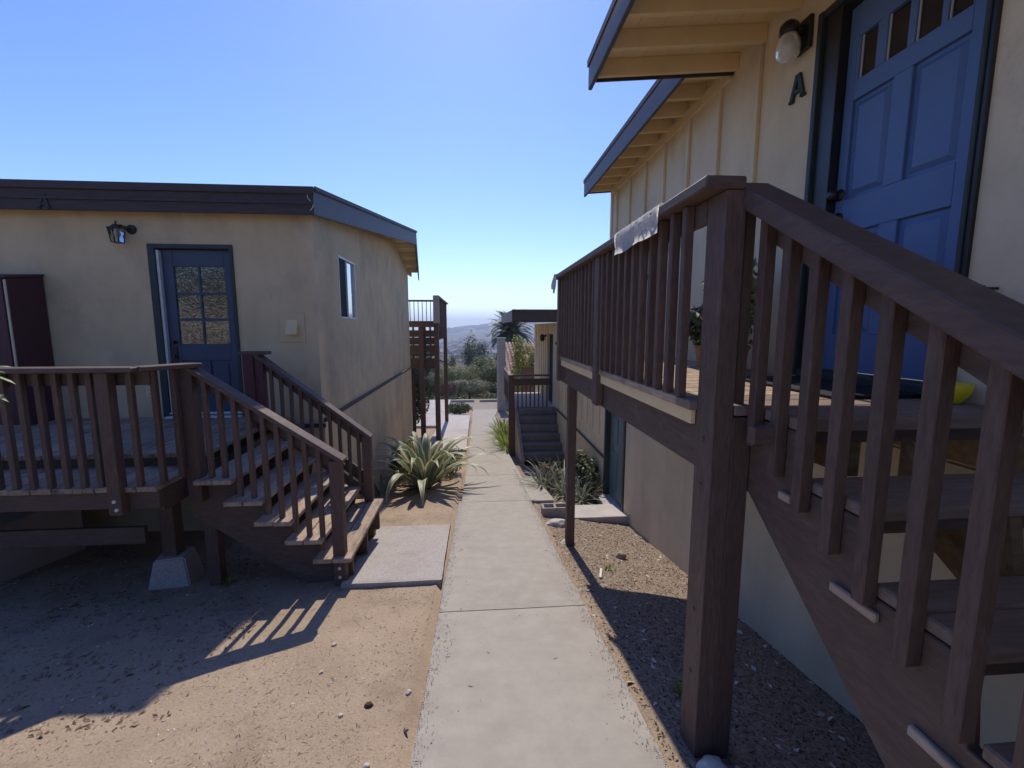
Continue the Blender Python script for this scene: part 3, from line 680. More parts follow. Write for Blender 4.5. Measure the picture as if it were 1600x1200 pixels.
# letter A and jelly jar lamp
lB = letter_A('house_letter', (RX-.001,2.935,3.065), (0,-1,0), (0,0,1), .155, .02, (-1,0,0), M['trim']); tag(lB, 'dark letter A on the cream wall beside the blue six panel door', 'letter')
def jar(label):
    c = Vector((RX-.001, 2.90, 3.43)); a = thing('wall_lamp', label, 'lamp', c)
    obj('mount', bx(c.x-.03,c.x,c.y-.06,c.y+.06,c.z-.10,c.z+.09,.006), M['black'], a)
    obj('socket', lathe((c.x-.10,c.y+.03,c.z+.02), [(.0,.075),(.03,.07),(.055,.045),(.058,0),(.05,-.01)], 18, bm=cyl((c.x-.03,c.y,c.z+.02),(c.x-.10,c.y+.03,c.z+.05),.03,.03,12)), M['black'], a, True)
    M['frost'] = clear_glass('frosted_glass'); M['frost'].node_tree.nodes['Principled BSDF'].inputs['Roughness'].default_value = .3; M['frost'].node_tree.nodes['Principled BSDF'].inputs['Transmission Weight'].default_value = .55
    obj('glass_jar', lathe((c.x-.10,c.y+.03,c.z-.0), [(.045,.01),(.066,-.03),(.072,-.07),(.066,-.11),(.045,-.135),(.0,-.142)], 22), M['frost'], a, True)
    obj('bulb', lathe((c.x-.10,c.y+.03,c.z-.02), [(.014,.02),(.016,0),(.032,-.04),(.034,-.065),(.022,-.09),(.0,-.1)], 16), M['white'], a, True)
jar('clear glass jar lamp on a black mount above the letter A')
# basement door under the far end
bd = B(); box(bd, RX-.025, RX+.16, 5.99, 6.06, -1.15, .349, .004); box(bd, RX-.025, RX+.16, 6.92, 6.99, -1.15, .349, .004)
obj('basement_door_frame', bd, M['trim'], rh)
t = B(); box(t, RX+.06, RX+.10, 6.061, 6.919, -1.12, .345, .003)
d2 = obj('basement_door', t, M['teal'], rh)
for za, zb in ((-.95,-.35),(-.2,.2)):
    for ya, yb in ((6.16,6.45),(6.53,6.82)): obj('panel', bx(RX+.05, RX+.06, ya, yb, za, zb, .004), M['teal'], d2)
obj('basement_sill', bx(RX-.14, RX+.10, 6.0, 6.98, -1.27, -1.155, .006), M['conc3'], rh)

# ------------------------------------------------------------------ right raised deck
rd = thing('raised_deck', 'raised brown walkway deck with tall baluster railing under the eave of the cream house', 'deck', (1.5, 3.2, -.5))
y = 1.44; k = 0
while y < 4.95:
    w_ = .27 if k == 0 else .14
    if k == 0:
        obj('deck_board', bx(1.128, 2.085, 1.43, 1.50, 1.235, 1.28, .005), M['greytread'], rd); obj('deck_board', bx(1.128, 2.085, 1.506, 1.695, 1.24, 1.28, .004), M['greytread'], rd); y = 1.845; obj('deck_board', bx(1.045, 2.085, 1.70, 1.84, 1.24, 1.28, .004), M['greytread'], rd)
    else:
        obj('deck_board', bx(.925, 2.085, y, y+.138, 1.24, 1.28, .004), M['greytread'] if y < 1.9 else M['tread'], rd); y += .144
    k += 1
obj('rim_joist', bx(.965, 1.0, 1.845, 4.97, .985, 1.238, .004), M['brown_h'], rd)
obj('trim_board', bx(.94, .964, 1.86, 4.97, 1.175, 1.238, .003), M['soffit'], rd)
obj('rim_joist', bx(1.001, 2.08, 4.94, 4.975, .985, 1.238, .004), M['brown_h'], rd)
obj('rim_joist', bx(1.001, 2.08, 1.50, 1.54, 1.175, 1.238, .004), M['brown_h'], rd)
obj('joist', bx(1.42, 1.46, 1.541, 4.939, 1.03, 1.238), M['beam'], rd); obj('joist', bx(2.04, 2.08, 1.541, 4.939, 1.03, 1.238), M['beam'], rd)
gb = gz(1.05,1.75)-.03
t = B(); box(t, .957,1.040,1.70,1.84,gb,2.122,.003)
bp = obj('corner_post', t, M['brown'], rd); obj('support_post', bx(1.0405,1.122,1.70,1.84,gb,1.234,.003), M['brown'], rd)
for zz in (.93,1.13,.35,.05): obj('bolt', cyl((.957,1.77,zz),(.950,1.77,zz),.011,.009,10), M['brown_h'], bp)
def g2(x, y): return gz(x, y)-.03
obj('post', bx(.955,1.045,4.53,4.62,g2(1,4.6),.984,.004), M['brown'], rd)
obj('post', bx(.905,.962,3.30,3.42,1.0,2.122,.005), M['brown'], rd)
obj('post', bx(.905,1.0,4.90,5.0,1.0,2.122,.005), M['brown'], rd)
y = 1.96; 
while y < 4.85:
    if not 3.26 < y < 3.46:
        d = random.uniform(-.004,.004)
        obj('baluster', bx(.915+d,.955+d,y-.019,y+.019,1.285,2.122,.003), M['brown'], rd)
    y += .128
obj('rail_board', bx(.957,.99,1.85,4.89,2.03,2.122,.003), M['brown_h'], rd)
obj('rail_cap', bx(.868,1.03,1.69,5.02,2.124,2.170,.006), M['brown_h'], rd)
# end railing at the far end
for k in range(8):
    x = 1.08+k*.128; obj('baluster', bx(x-.019,x+.019,4.93,4.968,1.285,2.122,.003), M['brown'], rd)
obj('rail_cap', bx(1.032,2.08,4.87,5.02,2.137,2.175,.006), M['brown_h'], rd)

# ------------------------------------------------------------------ right stairs
rs = thing('wooden_stairs', 'brown open stairs with grey treads in the right foreground below the blue door', 'stairs', (1.5, .5, 0))
RUN, RISE = .30, .205
tread_pos = []
for k in range(1, 8):
    yf = 1.43-RUN*k; z = 1.285-RISE*k; tread_pos.append((yf, z))
    obj('tread', bx(1.129, 2.085, yf, yf+.135, z-.04, z, .006), M['greytread'], rs)
    obj('tread', bx(1.129, 2.085, yf+.139, yf+.275, z-.04, z, .006), M['greytread'], rs)
    obj('cleat', bx(1.17, 2.08, yf+.02, yf+.055, z-.085, z-.041, .003), M['brown_h'], rs)
def stri(x0, x1, m, dep=.36, outer=False):
    if outer:
        up = [(1.84,1.233),(1.45,1.233)]
        for yf, z in tread_pos: up += [(yf+.30, z-.042), (yf+.02, z-.042)]
        return prism(up+[(-1.0,-.25),(-1.0,-.5),(-.3,-.5),(1.008,.377),(1.213,.537),(1.70,.915),(1.84,.93)], 'x', x0, x1, .003)
    q = [(1.50,1.19)]
    for yf, z in tread_pos: q += [(yf+.272, z-.042), (yf+.01, z-.042)]
    q += [(-.7,-.25),(-.45,-.35),(1.50,.93)]
    return prism(q, 'x', x0, x1, .002)
obj('stringer', stri(1.126, 1.164, None, outer=True), M['brown_h'], rs)
obj('stringer', stri(1.58, 1.62, None), M['beam'], rs); obj('stringer', stri(2.045, 2.083, None), M['beam'], rs)
for k in range(16):
    y = 1.785-.136*k
    obj('baluster', bx(1.080, 1.124, y-.021, y+.021, 1.21+(y-1.785)*.58, 2.05+(y-1.69)*.58, .003), M['brown'], rs)
obj('rail_cap', beam((1.10,1.80,2.146),(1.10,-.3,2.088-2.0*.58),.15,.068,.006), M['brown_h'], rs)
obj('rail_board', beam((1.142,1.69,1.985),(1.142,-.3,1.985-1.99*.58),.034,.085,.003), M['brown_h'], rs)
obj('newel', bx(1.06,1.15,-.38,-.29,-.05,.88,.005), M['brown'], rs)
for y0, y1, z in ((1.44,1.50,1.0),(1.07,1.235,.80),(.79,.95,.575)):
    obj('end_block', bx(1.108,1.1255,y0,y1,z-.03,z,.004), M['tread'], rs)
# diagonal brace below
obj('brace', bx(1.66,1.72,.62,.68,-.15,.62,.004), M['black'], rs)

# ------------------------------------------------------------------ things on the right deck
def ribbon_cloth():
    # quilted mat draped over the rail cap
    t = B(); prof = [(.868,2.045),(.870,2.09),(.868,2.14),(.872,2.172),(.885,2.184),(.95,2.186),(1.02,2.183),(1.036,2.165),(1.04,2.10),(1.042,2.0)]
    n = 26; rows = []
    for j in range(n+1):
        y = 2.13+(2.80-2.13)*j/n; r = []
        for i, (x, z) in enumerate(prof):
            q = .0035*math.sin(y*60)*math.sin(i*1.9) + .004*noise.noise(Vector((y*9, i*.7, 0)))
            drop = .02*noise.noise(Vector((y*4, 3, 0))) if i == 0 else 0
            r.append(t.verts.new((x+(-q if i < 4 else (q if i > 7 else 0))-(.004 if i < 4 else 0), y, z+(abs(q)+.002 if 3 < i < 8 else 0)+drop)))
        rows.append(r)
    for j in range(n):
        for i in range(len(prof)-1): t.faces.new([rows[j][i], rows[j+1][i], rows[j+1][i+1], rows[j][i+1]])
    bmesh.ops.solidify(t, geom=t.faces[:], thickness=-.008)
    bmesh.ops.recalc_face_normals(t, faces=t.faces[:])
    o = obj('quilted_mat', t, M['cloth'], None, True); tag(o, 'pale grey quilted mat draped over the rail of the raised deck', 'mat')
ribbon_cloth()
t = B(); rows = []
for j in range(9):
    f = j/8; r = []
    for i in range(7):
        u = i/6; r.append(t.verts.new((.865-.02*f+.012*math.sin(u*9+f*3), 4.86+.16*u, 2.178-.22*f*(1-.35*u)+.006*math.sin(u*11))))
    rows.append(r)
for j in range(8):
    for i in range(6): t.faces.new([rows[j][i], rows[j][i+1], rows[j+1][i+1], rows[j+1][i]])
bmesh.ops.solidify(t, geom=t.faces[:], thickness=.004)
o = obj('rag', t, M['cloth'], None, True); tag(o, 'white rag hanging at the far corner of the deck rail', 'cloth')
o = obj('door_mat', bx(1.58, 2.03, 1.83, 2.62, 1.281, 1.298, .004), M['rubber']); tag(o, 'black rubber mat lying before the blue six panel door', 'doormat')
def bowl(c, r, h, name, m, label, cat):
    o = obj(name, lathe(c, [(.0,.004),(r*.55,.0),(r*.62,.006),(r*.92,h*.5),(r,h*.85),(r*.97,h),(r*.90,h*.97),(r*.84,h*.55),(r*.5,.02),(.0,.016)], 28), m, None, True); tag(o, label, cat)
bowl((2.0,1.72,1.281), .08, .085, 'bowl', M['yellow'], 'yellow round bowl on the top step near the blue door', 'bowl')
o = obj('dust_pan', prism([(1.74,1.30),(1.86,1.30),(1.80,1.45)], 'x', 2.05, 2.07, .004), M['black']); tag(o, 'small black triangular scoop leaning behind the yellow bowl', 'scoop')
# plastic bag on a nail
nl = thing('hanging_bag', 'crumpled clear white plastic bag hanging from a nail right of the blue door', 'bag', (2.05, 1.66, 1.6))
obj('nail', cyl((2.10,1.665,1.755),(2.03,1.665,1.755),.006,.006,8,lathe((2.035,1.665,1.755),[(0,0),(.014,0),(.014,.006),(0,.007)],10,None,(-1,0,0))), M['black'], nl)
t = B(); bmesh.ops.create_icosphere(t, subdivisions=3, radius=.07)
for v in t.verts:
    n_ = noise.noise(v.co*35)*.022; v.co = Vector((v.co.x*.5, v.co.y*1.1, v.co.z*.75))*(1+n_*12) + Vector((2.05,1.66,1.665))
obj('plastic', t, M['white'], nl)

# ------------------------------------------------------------------ leaf builders
def leaves_cloud(name, m, centers, n, ls, parent=None, kind=None, seed=1, up=.35, shell=.55):
    """n leaf quads spread in ellipsoids: centers = [(c, (rx,ry,rz)), ...]"""
    rg = np.random.default_rng(seed); Vs = []; per = np.array([c[1][0]*c[1][1]*c[1][2] for c in centers])**(2/3); per = (per/per.sum()*n).astype(int)
    for (c, r), k in zip(centers, per):
        if k < 1: continue
        d = rg.normal(size=(k,3)); d /= np.linalg.norm(d, axis=1)[:,None]
        rad = shell+(1-shell)*rg.random(k)**.7; rad *= 1+.13*np.sin(d[:,0]*5+seed)*np.cos(d[:,1]*4+d[:,2]*6)
        P = d*rad[:,None]*np.array(r)+np.array(c)
        nrm = d+rg.normal(size=(k,3))*.7; nrm[:,2] += up; nrm /= np.linalg.norm(nrm,axis=1)[:,None]
        a = np.cross(nrm, rg.normal(size=(k,3))); a /= np.linalg.norm(a,axis=1)[:,None]; b_ = np.cross(nrm,a)
        s = ls*(.6+.8*rg.random(k))[:,None]
        Vs.append(np.stack([P-a*s, P-b_*s*.42+nrm*s*.1, P+a*s, P+b_*s*.42+nrm*s*.1], axis=1))
    Vv = np.concatenate(Vs).reshape(-1,3); Fc = np.arange(len(Vv)).reshape(-1,4)
    o = raw(name, Vv, Fc, m, parent, kind)
    return o
def trunk_mesh(p, q, r0, r1, seg=8, bend=.08, bm=None, steps=5, seed=0):
    p, q = Vector(p), Vector(q); t = bm or B(); prev = None; rg = random.Random(seed)
    off = Vector((rg.uniform(-1,1), rg.uniform(-1,1), 0))*bend*(q-p).length
    for k in range(steps+1):
        f = k/steps; c = p.lerp(q, f)+off*math.sin(f*math.pi); r = r0+(r1-r0)*f
        ring = [t.verts.new(c+Vector((math.cos(a*2*math.pi/seg), math.sin(a*2*math.pi/seg), 0))*r*(1+.1*math.sin(a*3+k))) for a in range(seg)]
        if prev:
            for a in range(seg): t.faces.new([prev[a], prev[(a+1)%seg], ring[(a+1)%seg], ring[a]])
        prev = ring
    return t
def bush(name, label, cat, x, y, z0, r, m, n, ls, group=None, seed=1, lobes=6, trunk=True):
    """a shrub or tree: crown of lobes around (x,y), r=(rx,ry,height)"""
    a = thing(name, label, cat, (x, y, z0), group); rg = random.Random(seed)
    rx, ry, h = r; cs = [((0,0,h*.55),(rx*.75,ry*.75,h*.42))]
    for k in range(lobes):
        an = k*2*math.pi/lobes+rg.uniform(-.4,.4); rr = rg.uniform(.35,.65)
        cs.append(((math.cos(an)*rx*rr, math.sin(an)*ry*rr, h*rg.uniform(.35,.8)), (rx*rg.uniform(.3,.5), ry*rg.uniform(.3,.5), h*rg.uniform(.18,.32))))
    o = leaves_cloud('crown', m, cs, n, ls, a, None, seed); o.location = (0,0,0)
    if trunk:
        t = trunk_mesh((0,0,-.3), (0,0,h*.6), max(.03,rx*.06), max(.015,rx*.025), seed=seed)
        for k in range(4):
            an = k*1.7+seed; trunk_mesh((0,0,h*.25), (math.cos(an)*rx*.5, math.sin(an)*ry*.5, h*.62), rx*.035, rx*.01, 6, bm=t, seed=seed+k)
        me = bpy.data.meshes.new('trunk'); t.to_mesh(me); t.free(); tk = link('trunk', me, M['bark'], a, (0,0,0))
    return a
def strap_leaf(L, wd, rise, droop, segs=9, fold=.35, twist=0, curl=0):
    """a long arching leaf in its own frame: grows along +Y from the origin; returns V, F, mi (0 centre, 1 margin)"""
    V_, F_, mi = [], [], []; ang = rise; p = [0.0, 0.0]; st = L/segs
    for k in range(segs+1):
        f = k/segs; wk = wd*(.55+1.1*f*(1-f)*1.6)*(1-f**3.2)+.001
        up = wk*fold
        c, s = math.cos(ang), math.sin(ang)
        for u in (-1,-.62,0,.62,1):
            h = abs(u)*up; V_.append((u*wk, p[0]-s*h, p[1]+c*h))
        p[0] += math.cos(ang)*st; p[1] += math.sin(ang)*st; ang -= droop/segs*(.15+2.5*f*f)
    for k in range(segs):
        for i in range(4):
            a = k*5+i; F_.append((a, a+1, a+6, a+5)); mi.append(1 if i in (0,3) else 0)
    return V_, F_, mi
def rosette(name, label, cat, x, y, z, n, Lr, wr, rr, dr, mats, seed, group=None, fold=.35, base=.05, as_parts=True, kind_leaf='leaf'):
    a = thing(name, label, cat, (x, y, z), group); rg = random.Random(seed)
    for k in range(n):
        f = k/n; az = k*2.39996+rg.uniform(-.15,.15)
        rise = rr[0]+(rr[1]-rr[0])*f+rg.uniform(-.12,.12); L = rg.uniform(*Lr)*(1-.25*f); dp = rg.uniform(*dr)
        V_, F_, mi = strap_leaf(L, rg.uniform(*wr), rise, dp, fold=fold)
        me = bpy.data.meshes.new(kind_leaf); me.from_pydata(V_, [], F_); me.polygons.foreach_set('material_index', mi)
        for p in me.polygons: p.use_smooth = True
        o = link(kind_leaf, me, mats, a, (math.cos(az+math.pi/2)*base, math.sin(az+math.pi/2)*base, 0)); o.rotation_euler = (0, rg.uniform(-.1,.1), az)
    return a
# the big variegated agave
rosette('agave', 'large striped agave with arching pale edged leaves beside the left of the path', 'agave', -.95, 7.75, gz(-.95,7.75)-.02, 38, (1.3,1.75), (.07,.098), (.7,1.52), (2.0,3.7), [M['agave_g'], M['agave_y']], 3, base=.07)
rosette('agave', 'small dark agave with thin curling leaves between the wall and the large striped agave', 'agave', -1.62, 7.3, gz(-1.6,7.3), 12, (.4,.75), (.02,.03), (.3,1.3), (1.0,2.4), [M['agave_g'], M['agave_g']], 5)
ag = [o for o in bpy.data.objects if o.name == 'agave'][0]; rgd = random.Random(8)
for k in range(11):
    V_, F_, mi = strap_leaf(rgd.uniform(.45,.8), rgd.uniform(.035,.055), rgd.uniform(.0,.35), rgd.uniform(.5,1.6), fold=.7)
    me = bpy.data.meshes.new('dead_leaf'); me.from_pydata(V_, [], F_); az = rgd.uniform(0,6.28)
    o = link('dead_leaf', me, M['dryleaf'], ag, (math.cos(az+math.pi/2)*.08, math.sin(az+math.pi/2)*.08, .03)); o.rotation_euler = (0, rgd.uniform(-.4,.4), az)
# aloe clump right
sp = [(1.15,7.6,.62),(1.45,7.25,.7),(1.62,8.0,.85),(1.3,8.3,.65),(1.72,6.95,.6)]
lab = ['spiky grey aloe nearest the path in the clump right of it','spiky grey aloe in front of the clump by the small post','tall spiky grey aloe against the cream wall','spiky grey aloe at the back of the clump by the concrete steps','small spiky aloe beside the teal basement door']
for i, ((x, y, L), lb) in enumerate(zip(sp, lab)):
    rosette('aloe', lb, 'aloe', x, y, gz(x,y)+.02, 34, (L*.8,L*1.15), (.012,.02), (.1,1.4), (.5,1.5), [M['aloe'], M['aloe']], 20+i, 'aloes right of the path', fold=.6, base=.04)
# strap leaved clump beyond
for i, (x, y) in enumerate(((.93,12.7),(.95,13.7),(.92,14.9),(.92,16.2))):
    rosette('lily_clump', ['yellow green lily clump nearest beside the concrete steps','second yellow green lily clump from the concrete steps','third yellow green lily clump from the concrete steps','yellow green lily clump farthest along the row by the path'][i], 'lily clump', x, y, gz(x,y), 60, (.6,1.0), (.016,.024), (.5,1.5), (.6,1.8), [M['strap'], M['strap']], 40+i, 'lily clumps along the path', base=.16)
# shrubs round the agave
bush('shrub', 'green leafy shrub tucked between the stucco wall and the agave', 'shrub', -1.45, 9.0, gz(-1.4,9.0), (.45,.7,.75), M['leaf_mid'], 2600, .035, seed=11)
bush('shrub', 'dry olive shrub behind the agave next to the path', 'shrub', -.62, 9.0, gz(-.6,9), (.36,.7,.4), M['leaf_mid'], 1800, .03, seed=12)
bush('shrub', 'dark green shrub growing against the cream wall beside the basement door', 'shrub', 1.9, 7.5, gz(1.8,7.6), (.2,.6,.8), M['leaf_dark'], 1100, .045, seed=13)
bush('shrub', 'low reddish brown shrub at the foot of the aloe clump', 'shrub', 1.3, 7.9, gz(1.1,7.8), (.3,.5,.35), M['dryleaf'], 900, .03, seed=14)
bush('shrub', 'tall dark shrub filling the shade under the tall wooden deck', 'shrub', -2.45, 15.6, gz(-2.4,15.6), (1.0,.8,2.9), M['leaf_dark'], 4200, .06, seed=16)
bush('shrub', 'small dark shrub at the head of the concrete ramp', 'shrub', -.85, 20.5, gz(-.9,20.5)+.2, (.75,.7,.6), M['leaf_dark'], 2600, .045, seed=15)
# sunlit pale shrub at the left edge
def edge_shrub():
    x, y = -2.37, 2.12; z0 = gz(x,y); a = thing('pale_leaved_shrub', 'sunlit pale green leafy shrub poking in at the left edge', 'shrub', (x,y,z0))
    rg = random.Random(4); t = B(); V_, F_ = [], []
    for k in range(16):
        an = rg.uniform(-2.2,2.2); q = Vector((math.cos(an)*rg.uniform(.05,.17), math.sin(an)*rg.uniform(.05,.2), rg.uniform(1.58,1.97)))
        trunk_mesh((-.5,.1,0), q, .011, .004, 5, bm=t, seed=k)
        for j in range(26):
            f = rg.uniform(.78,1.02); c = q*f+Vector((-.5,.1,0))*(1-f); az = rg.uniform(0,6.28); L = rg.uniform(.06,.11); el = rg.uniform(-.4,.7)
            d = Vector((math.cos(az)*math.cos(el), math.sin(az)*math.cos(el), math.sin(el))); s = d.cross(Vector((0,0,1))).normalized()*L*.2
            b0 = len(V_); V_ += [c[:], (c+d*L*.4+s)[:], (c+d*L*.75+s*.8-Vector((0,0,L*.08)))[:], (c+d*L-Vector((0,0,L*.22)))[:], (c+d*L*.75-s*.8-Vector((0,0,L*.08)))[:], (c+d*L*.4-s)[:]]
            F_.append(tuple(range(b0, b0+6)))
    me = bpy.data.meshes.new('stem'); t.to_mesh(me); t.free(); link('stem', me, M['bark'], a, (0,0,0))
    me = bpy.data.meshes.new('foliage'); me.from_pydata(V_, [], F_); link('foliage', me, M['leaf_pale'], a, (0,0,0))
edge_shrub()
# potted plants on the deck
def potted(x, y, z, label, h, r, m, seed, lean=0):
    a = thing('potted_plant', label, 'potted plant', (x,y,z))
    me = bpy.data.meshes.new('pot'); t = lathe((0,0,0), [(.0,0),(r*.7,0),(r,.9*r*1.7),(r*1.08,.9*r*1.7),(r*1.08,r*1.75),(r*.92,r*1.75),(r*.9,r*1.5),(.0,r*1.5)], 20); t.to_mesh(me); t.free(); link('pot', me, M['terra'], a, (0,0,0))
    leaves_cloud('foliage', m, [((0,0,r*1.6+h*.5),(r*1.9,r*1.9,h*.5))], 800, .04, a, None, seed, shell=.2).location = (0,0,0)
    me = bpy.data.meshes.new('stem'); t = trunk_mesh((0,0,r*1.4),(0,0,r*1.6+h*.7),.012,.005,6,seed=seed); t.to_mesh(me); t.free(); link('stem', me, M['bark'], a, (0,0,0))
potted(1.78, 2.98, 1.281, 'tall potted shrub on the raised deck beside the blue door', .66, .11, M['leaf_yg'], 61)
potted(1.86, 3.45, 1.281, 'short dark potted plant behind the taller one on the raised deck', .35, .10, M['leaf_dark'], 62)

# ------------------------------------------------------------------ small things on the ground
def rock(name, x, y, s, m, label, cat, sq=(1,.8,.55), seed=0, rot=0):
    t = B(); bmesh.ops.create_icosphere(t, subdivisions=3, radius=s)
    for v in t.verts:
        n_ = noise.noise(v.co/s*1.3+Vector((seed,0,0)))*.28+noise.noise(v.co/s*4+Vector((seed,3,0)))*.07
        v.co = Vector((v.co.x*sq[0], v.co.y*sq[1], v.co.z*sq[2]))*(1+n_)
    bmesh.ops.rotate(t, verts=t.verts[:], cent=(0,0,0), matrix=Matrix.Rotation(rot,3,'Z'))
    bmesh.ops.translate(t, verts=t.verts[:], vec=(x,y,gz(x,y)+s*sq[2]*.55))
    o = obj(name, t, m); tag(o, label, cat); return o
rock('stone', 1.50, 4.32, .055, M['stone'], 'brown angular stone on the dirt right of the small post', 'stone', (1,.8,.8), 2)
rock('stone', 1.0, 5.35, .12, M['wstone'], 'flat white stone beside the concrete block at the path edge', 'stone', (1.1,.7,.4), 5)
rock('stone', .99, 4.62, .07, M['wstone'], 'pale rubble lump at the foot of the small deck post', 'stone', (1.2,.8,.4), 9)
rock('stone', 1.0, 1.62, .06, M['wstone'], 'white rubble lump at the foot of the thick corner post', 'stone', (1,.9,.6), 8)
t = B(); gx, gy = .93, 5.78; g0 = gz(gx,gy)
box(t, gx-.06,gx+.30,gy-.09,gy-.06,g0-.03,g0+.13,.004); box(t, gx-.06,gx+.30,gy+.06,gy+.09,g0-.03,g0+.13,.004)
for xx in (gx-.06, gx+.105, gx+.27): box(t, xx,xx+.03,gy-.059,gy+.059,g0-.03,g0+.129,.002)
o = obj('cinder_block', t, M['conc2']); tag(o, 'hollow concrete block lying at the right edge of the path', 'concrete block')
o = obj('white_stick', beam((1.10,3.70,gz(1.1,3.7)+.012),(1.17,3.92,gz(1.17,3.92)+.016),.022,.012,.002), M['white']); tag(o, 'short white painted stick on the dirt between the posts', 'stick')
# chips, grit, twigs and dry leaves lying on the earth (uncountable)
def on_dirt(x, y): return not (-.33 < x < .81) and not (-1.25 < x < -.3 and 3.6 < y < 5.3)
def litter(name, n, area, size, m, seed, flat=.3, aspect=(1,.6), dens=None, thick=True, lift=0):
    rg = np.random.default_rng(seed); V_, F_ = [], []; c = 0; guard = 0
    while c < n and guard < n*8:
        guard += 1; x = rg.uniform(area[0],area[1]); y = rg.uniform(area[2],area[3])
        if not on_dirt(x, y): continue
        if dens and rg.random() > dens(x, y): continue
        s = size*(.4+1.2*rg.random()**2); az = rg.uniform(0,6.28); z = gz(x,y)+lift
        a = Vector((math.cos(az), math.sin(az), rg.normal()*flat*.5))*s*aspect[0]; b_ = Vector((-math.sin(az), math.cos(az), rg.normal()*flat))*s*aspect[1]
        p = Vector((x,y,z+s*.12)); h = Vector((0,0,s*.28 if thick else s*.25*rg.normal()*.6))
        b0 = len(V_)
        if thick:
            V_ += [(p-a)[:], (p-b_)[:], (p+a)[:], (p+b_)[:], (p+h+(a-b_)*.2)[:]]
            F_ += [(b0,b0+1,b0+4),(b0+1,b0+2,b0+4),(b0+2,b0+3,b0+4),(b0+3,b0,b0+4)]
        else:
            V_ += [(p-a)[:], (p-b_+h)[:], (p+a+h*.5)[:], (p+b_+h)[:]]; F_ += [(b0,b0+1,b0+2),(b0,b0+2,b0+3)]
        c += 1
    return V_, F_
def stuff(name, V_, F_, m, lb=None):
    me = bpy.data.meshes.new(name); me.from_pydata(V_, [], F_); o = link(name, me, m); o['kind'] = 'stuff'; return o
dl = lambda x, y: .35+.65*max(0, noise.noise(Vector((x*1.5,y*1.5,9)))+.35)
A_, F_ = litter('grit', 14000, (-3.4,-.3,-.2,5.5), .0045, None, 1, dens=dl); stuff('gravel', A_, F_, M['stone'])
A_, F_ = litter('chips', 1500, (-3.4,-.3,-.2,7), .0075, None, 2, dens=dl); stuff('pale_gravel', A_, F_, M['wstone'])
M['mulch'] = mat('mulch', (.13,.095,.07), (.06,.045,.035), .9, 30, 3, 0, 60, .2)
A_, F_ = litter('twigs', 9000, (-3.6,-.3,-.2,7.6), .012, None, 3, aspect=(1,.09), dens=dl, thick=False); stuff('twig_litter', A_, F_, M['mulch'])
A_, F_ = litter('needles', 12000, (-3.6,-.3,-.2,6), .011, None, 13, aspect=(1,.08), dens=dl, thick=False); stuff('straw_litter', A_, F_, M['dryleaf'])
A_, F_ = litter('leaves', 5200, (-4.4,-1.6,2.1,6.4), .017, None, 4, .5, (1,.45), dens=lambda x,y: .25+(1 if noise.noise(Vector((x*1.8,y*1.8,2))) > .15 else 0), thick=False); stuff('shading_leaf_litter', A_, F_, M['dryleaf'])  # dry leaves, piled denser here to darken the left house's shade
A_, F_ = litter('mulchR', 15000, (.8,2.09,.6,7.5), .009, None, 5, .5, (1,.4), thick=True); stuff('bark_mulch', A_, F_, M['mulch'])
A_, F_ = litter('mulchR2', 7000, (.8,2.09,.6,7.8), .009, None, 6, .5, (1,.35), thick=True); stuff('wood_chips', A_, F_, M['stone'])
A_, F_ = litter('mulchR3', 500, (.8,2.09,.6,7.8), .02, None, 7, .5, (1,.5), thick=False); stuff('pale_leaf_litter', A_, F_, M['wstone'])
# grains strewn on the path itself
rg = np.random.default_rng(9); V_, F_ = [], []
for k in range(420):
    e_ = rg.random(); x = rg.uniform(-.28,.77) if e_ < .35 else (-.28+rg.random()**3*.2 if e_ < .7 else .77-rg.random()**3*.2); y = 1.2+6.2*rg.random()
    s = rg.uniform(.0015,.004); L = s*(6 if rg.random() < .2 else 1); az = rg.uniform(0,6.28); z = Hy(y)+.003
    a = Vector((math.cos(az),math.sin(az),0))*L; b_ = Vector((-math.sin(az),math.cos(az),0))*s*.6; p = Vector((x,y,z)); b0 = len(V_)
    V_ += [(p-a)[:],(p-b_)[:],(p+a)[:],(p+b_)[:],(p+Vector((0,0,s*.6)))[:]]; F_ += [(b0,b0+1,b0+4),(b0+1,b0+2,b0+4),(b0+2,b0+3,b0+4),(b0+3,b0,b0+4)]
stuff('path_grit', V_, F_, M['mulch'])

rg = np.random.default_rng(19); V_, F_ = [], []
for k in range(5200):
    y = .9+8.5*rg.random(); side = rg.random() < .5; d = (rg.random()**2.2)*.075*(.4+max(0,noise.noise(Vector((y*1.7, 5*side, 0)))+.4)*1.6)
    x = -.30+d if side else .80-d
    s = rg.uniform(.0015,.0045); az = rg.uniform(0,6.28); z = Hy(y)+.002
    a = Vector((math.cos(az),math.sin(az),0))*s; b_ = Vector((-math.sin(az),math.cos(az),0))*s*.8; p = Vector((x,y,z)); b0 = len(V_)
    V_ += [(p-a)[:],(p-b_)[:],(p+a)[:],(p+b_)[:],(p+Vector((0,0,s*.7)))[:]]; F_ += [(b0,b0+1,b0+4),(b0+1,b0+2,b0+4),(b0+2,b0+3,b0+4),(b0+3,b0,b0+4)]
stuff('spilled_soil', V_, F_, M['stone'])
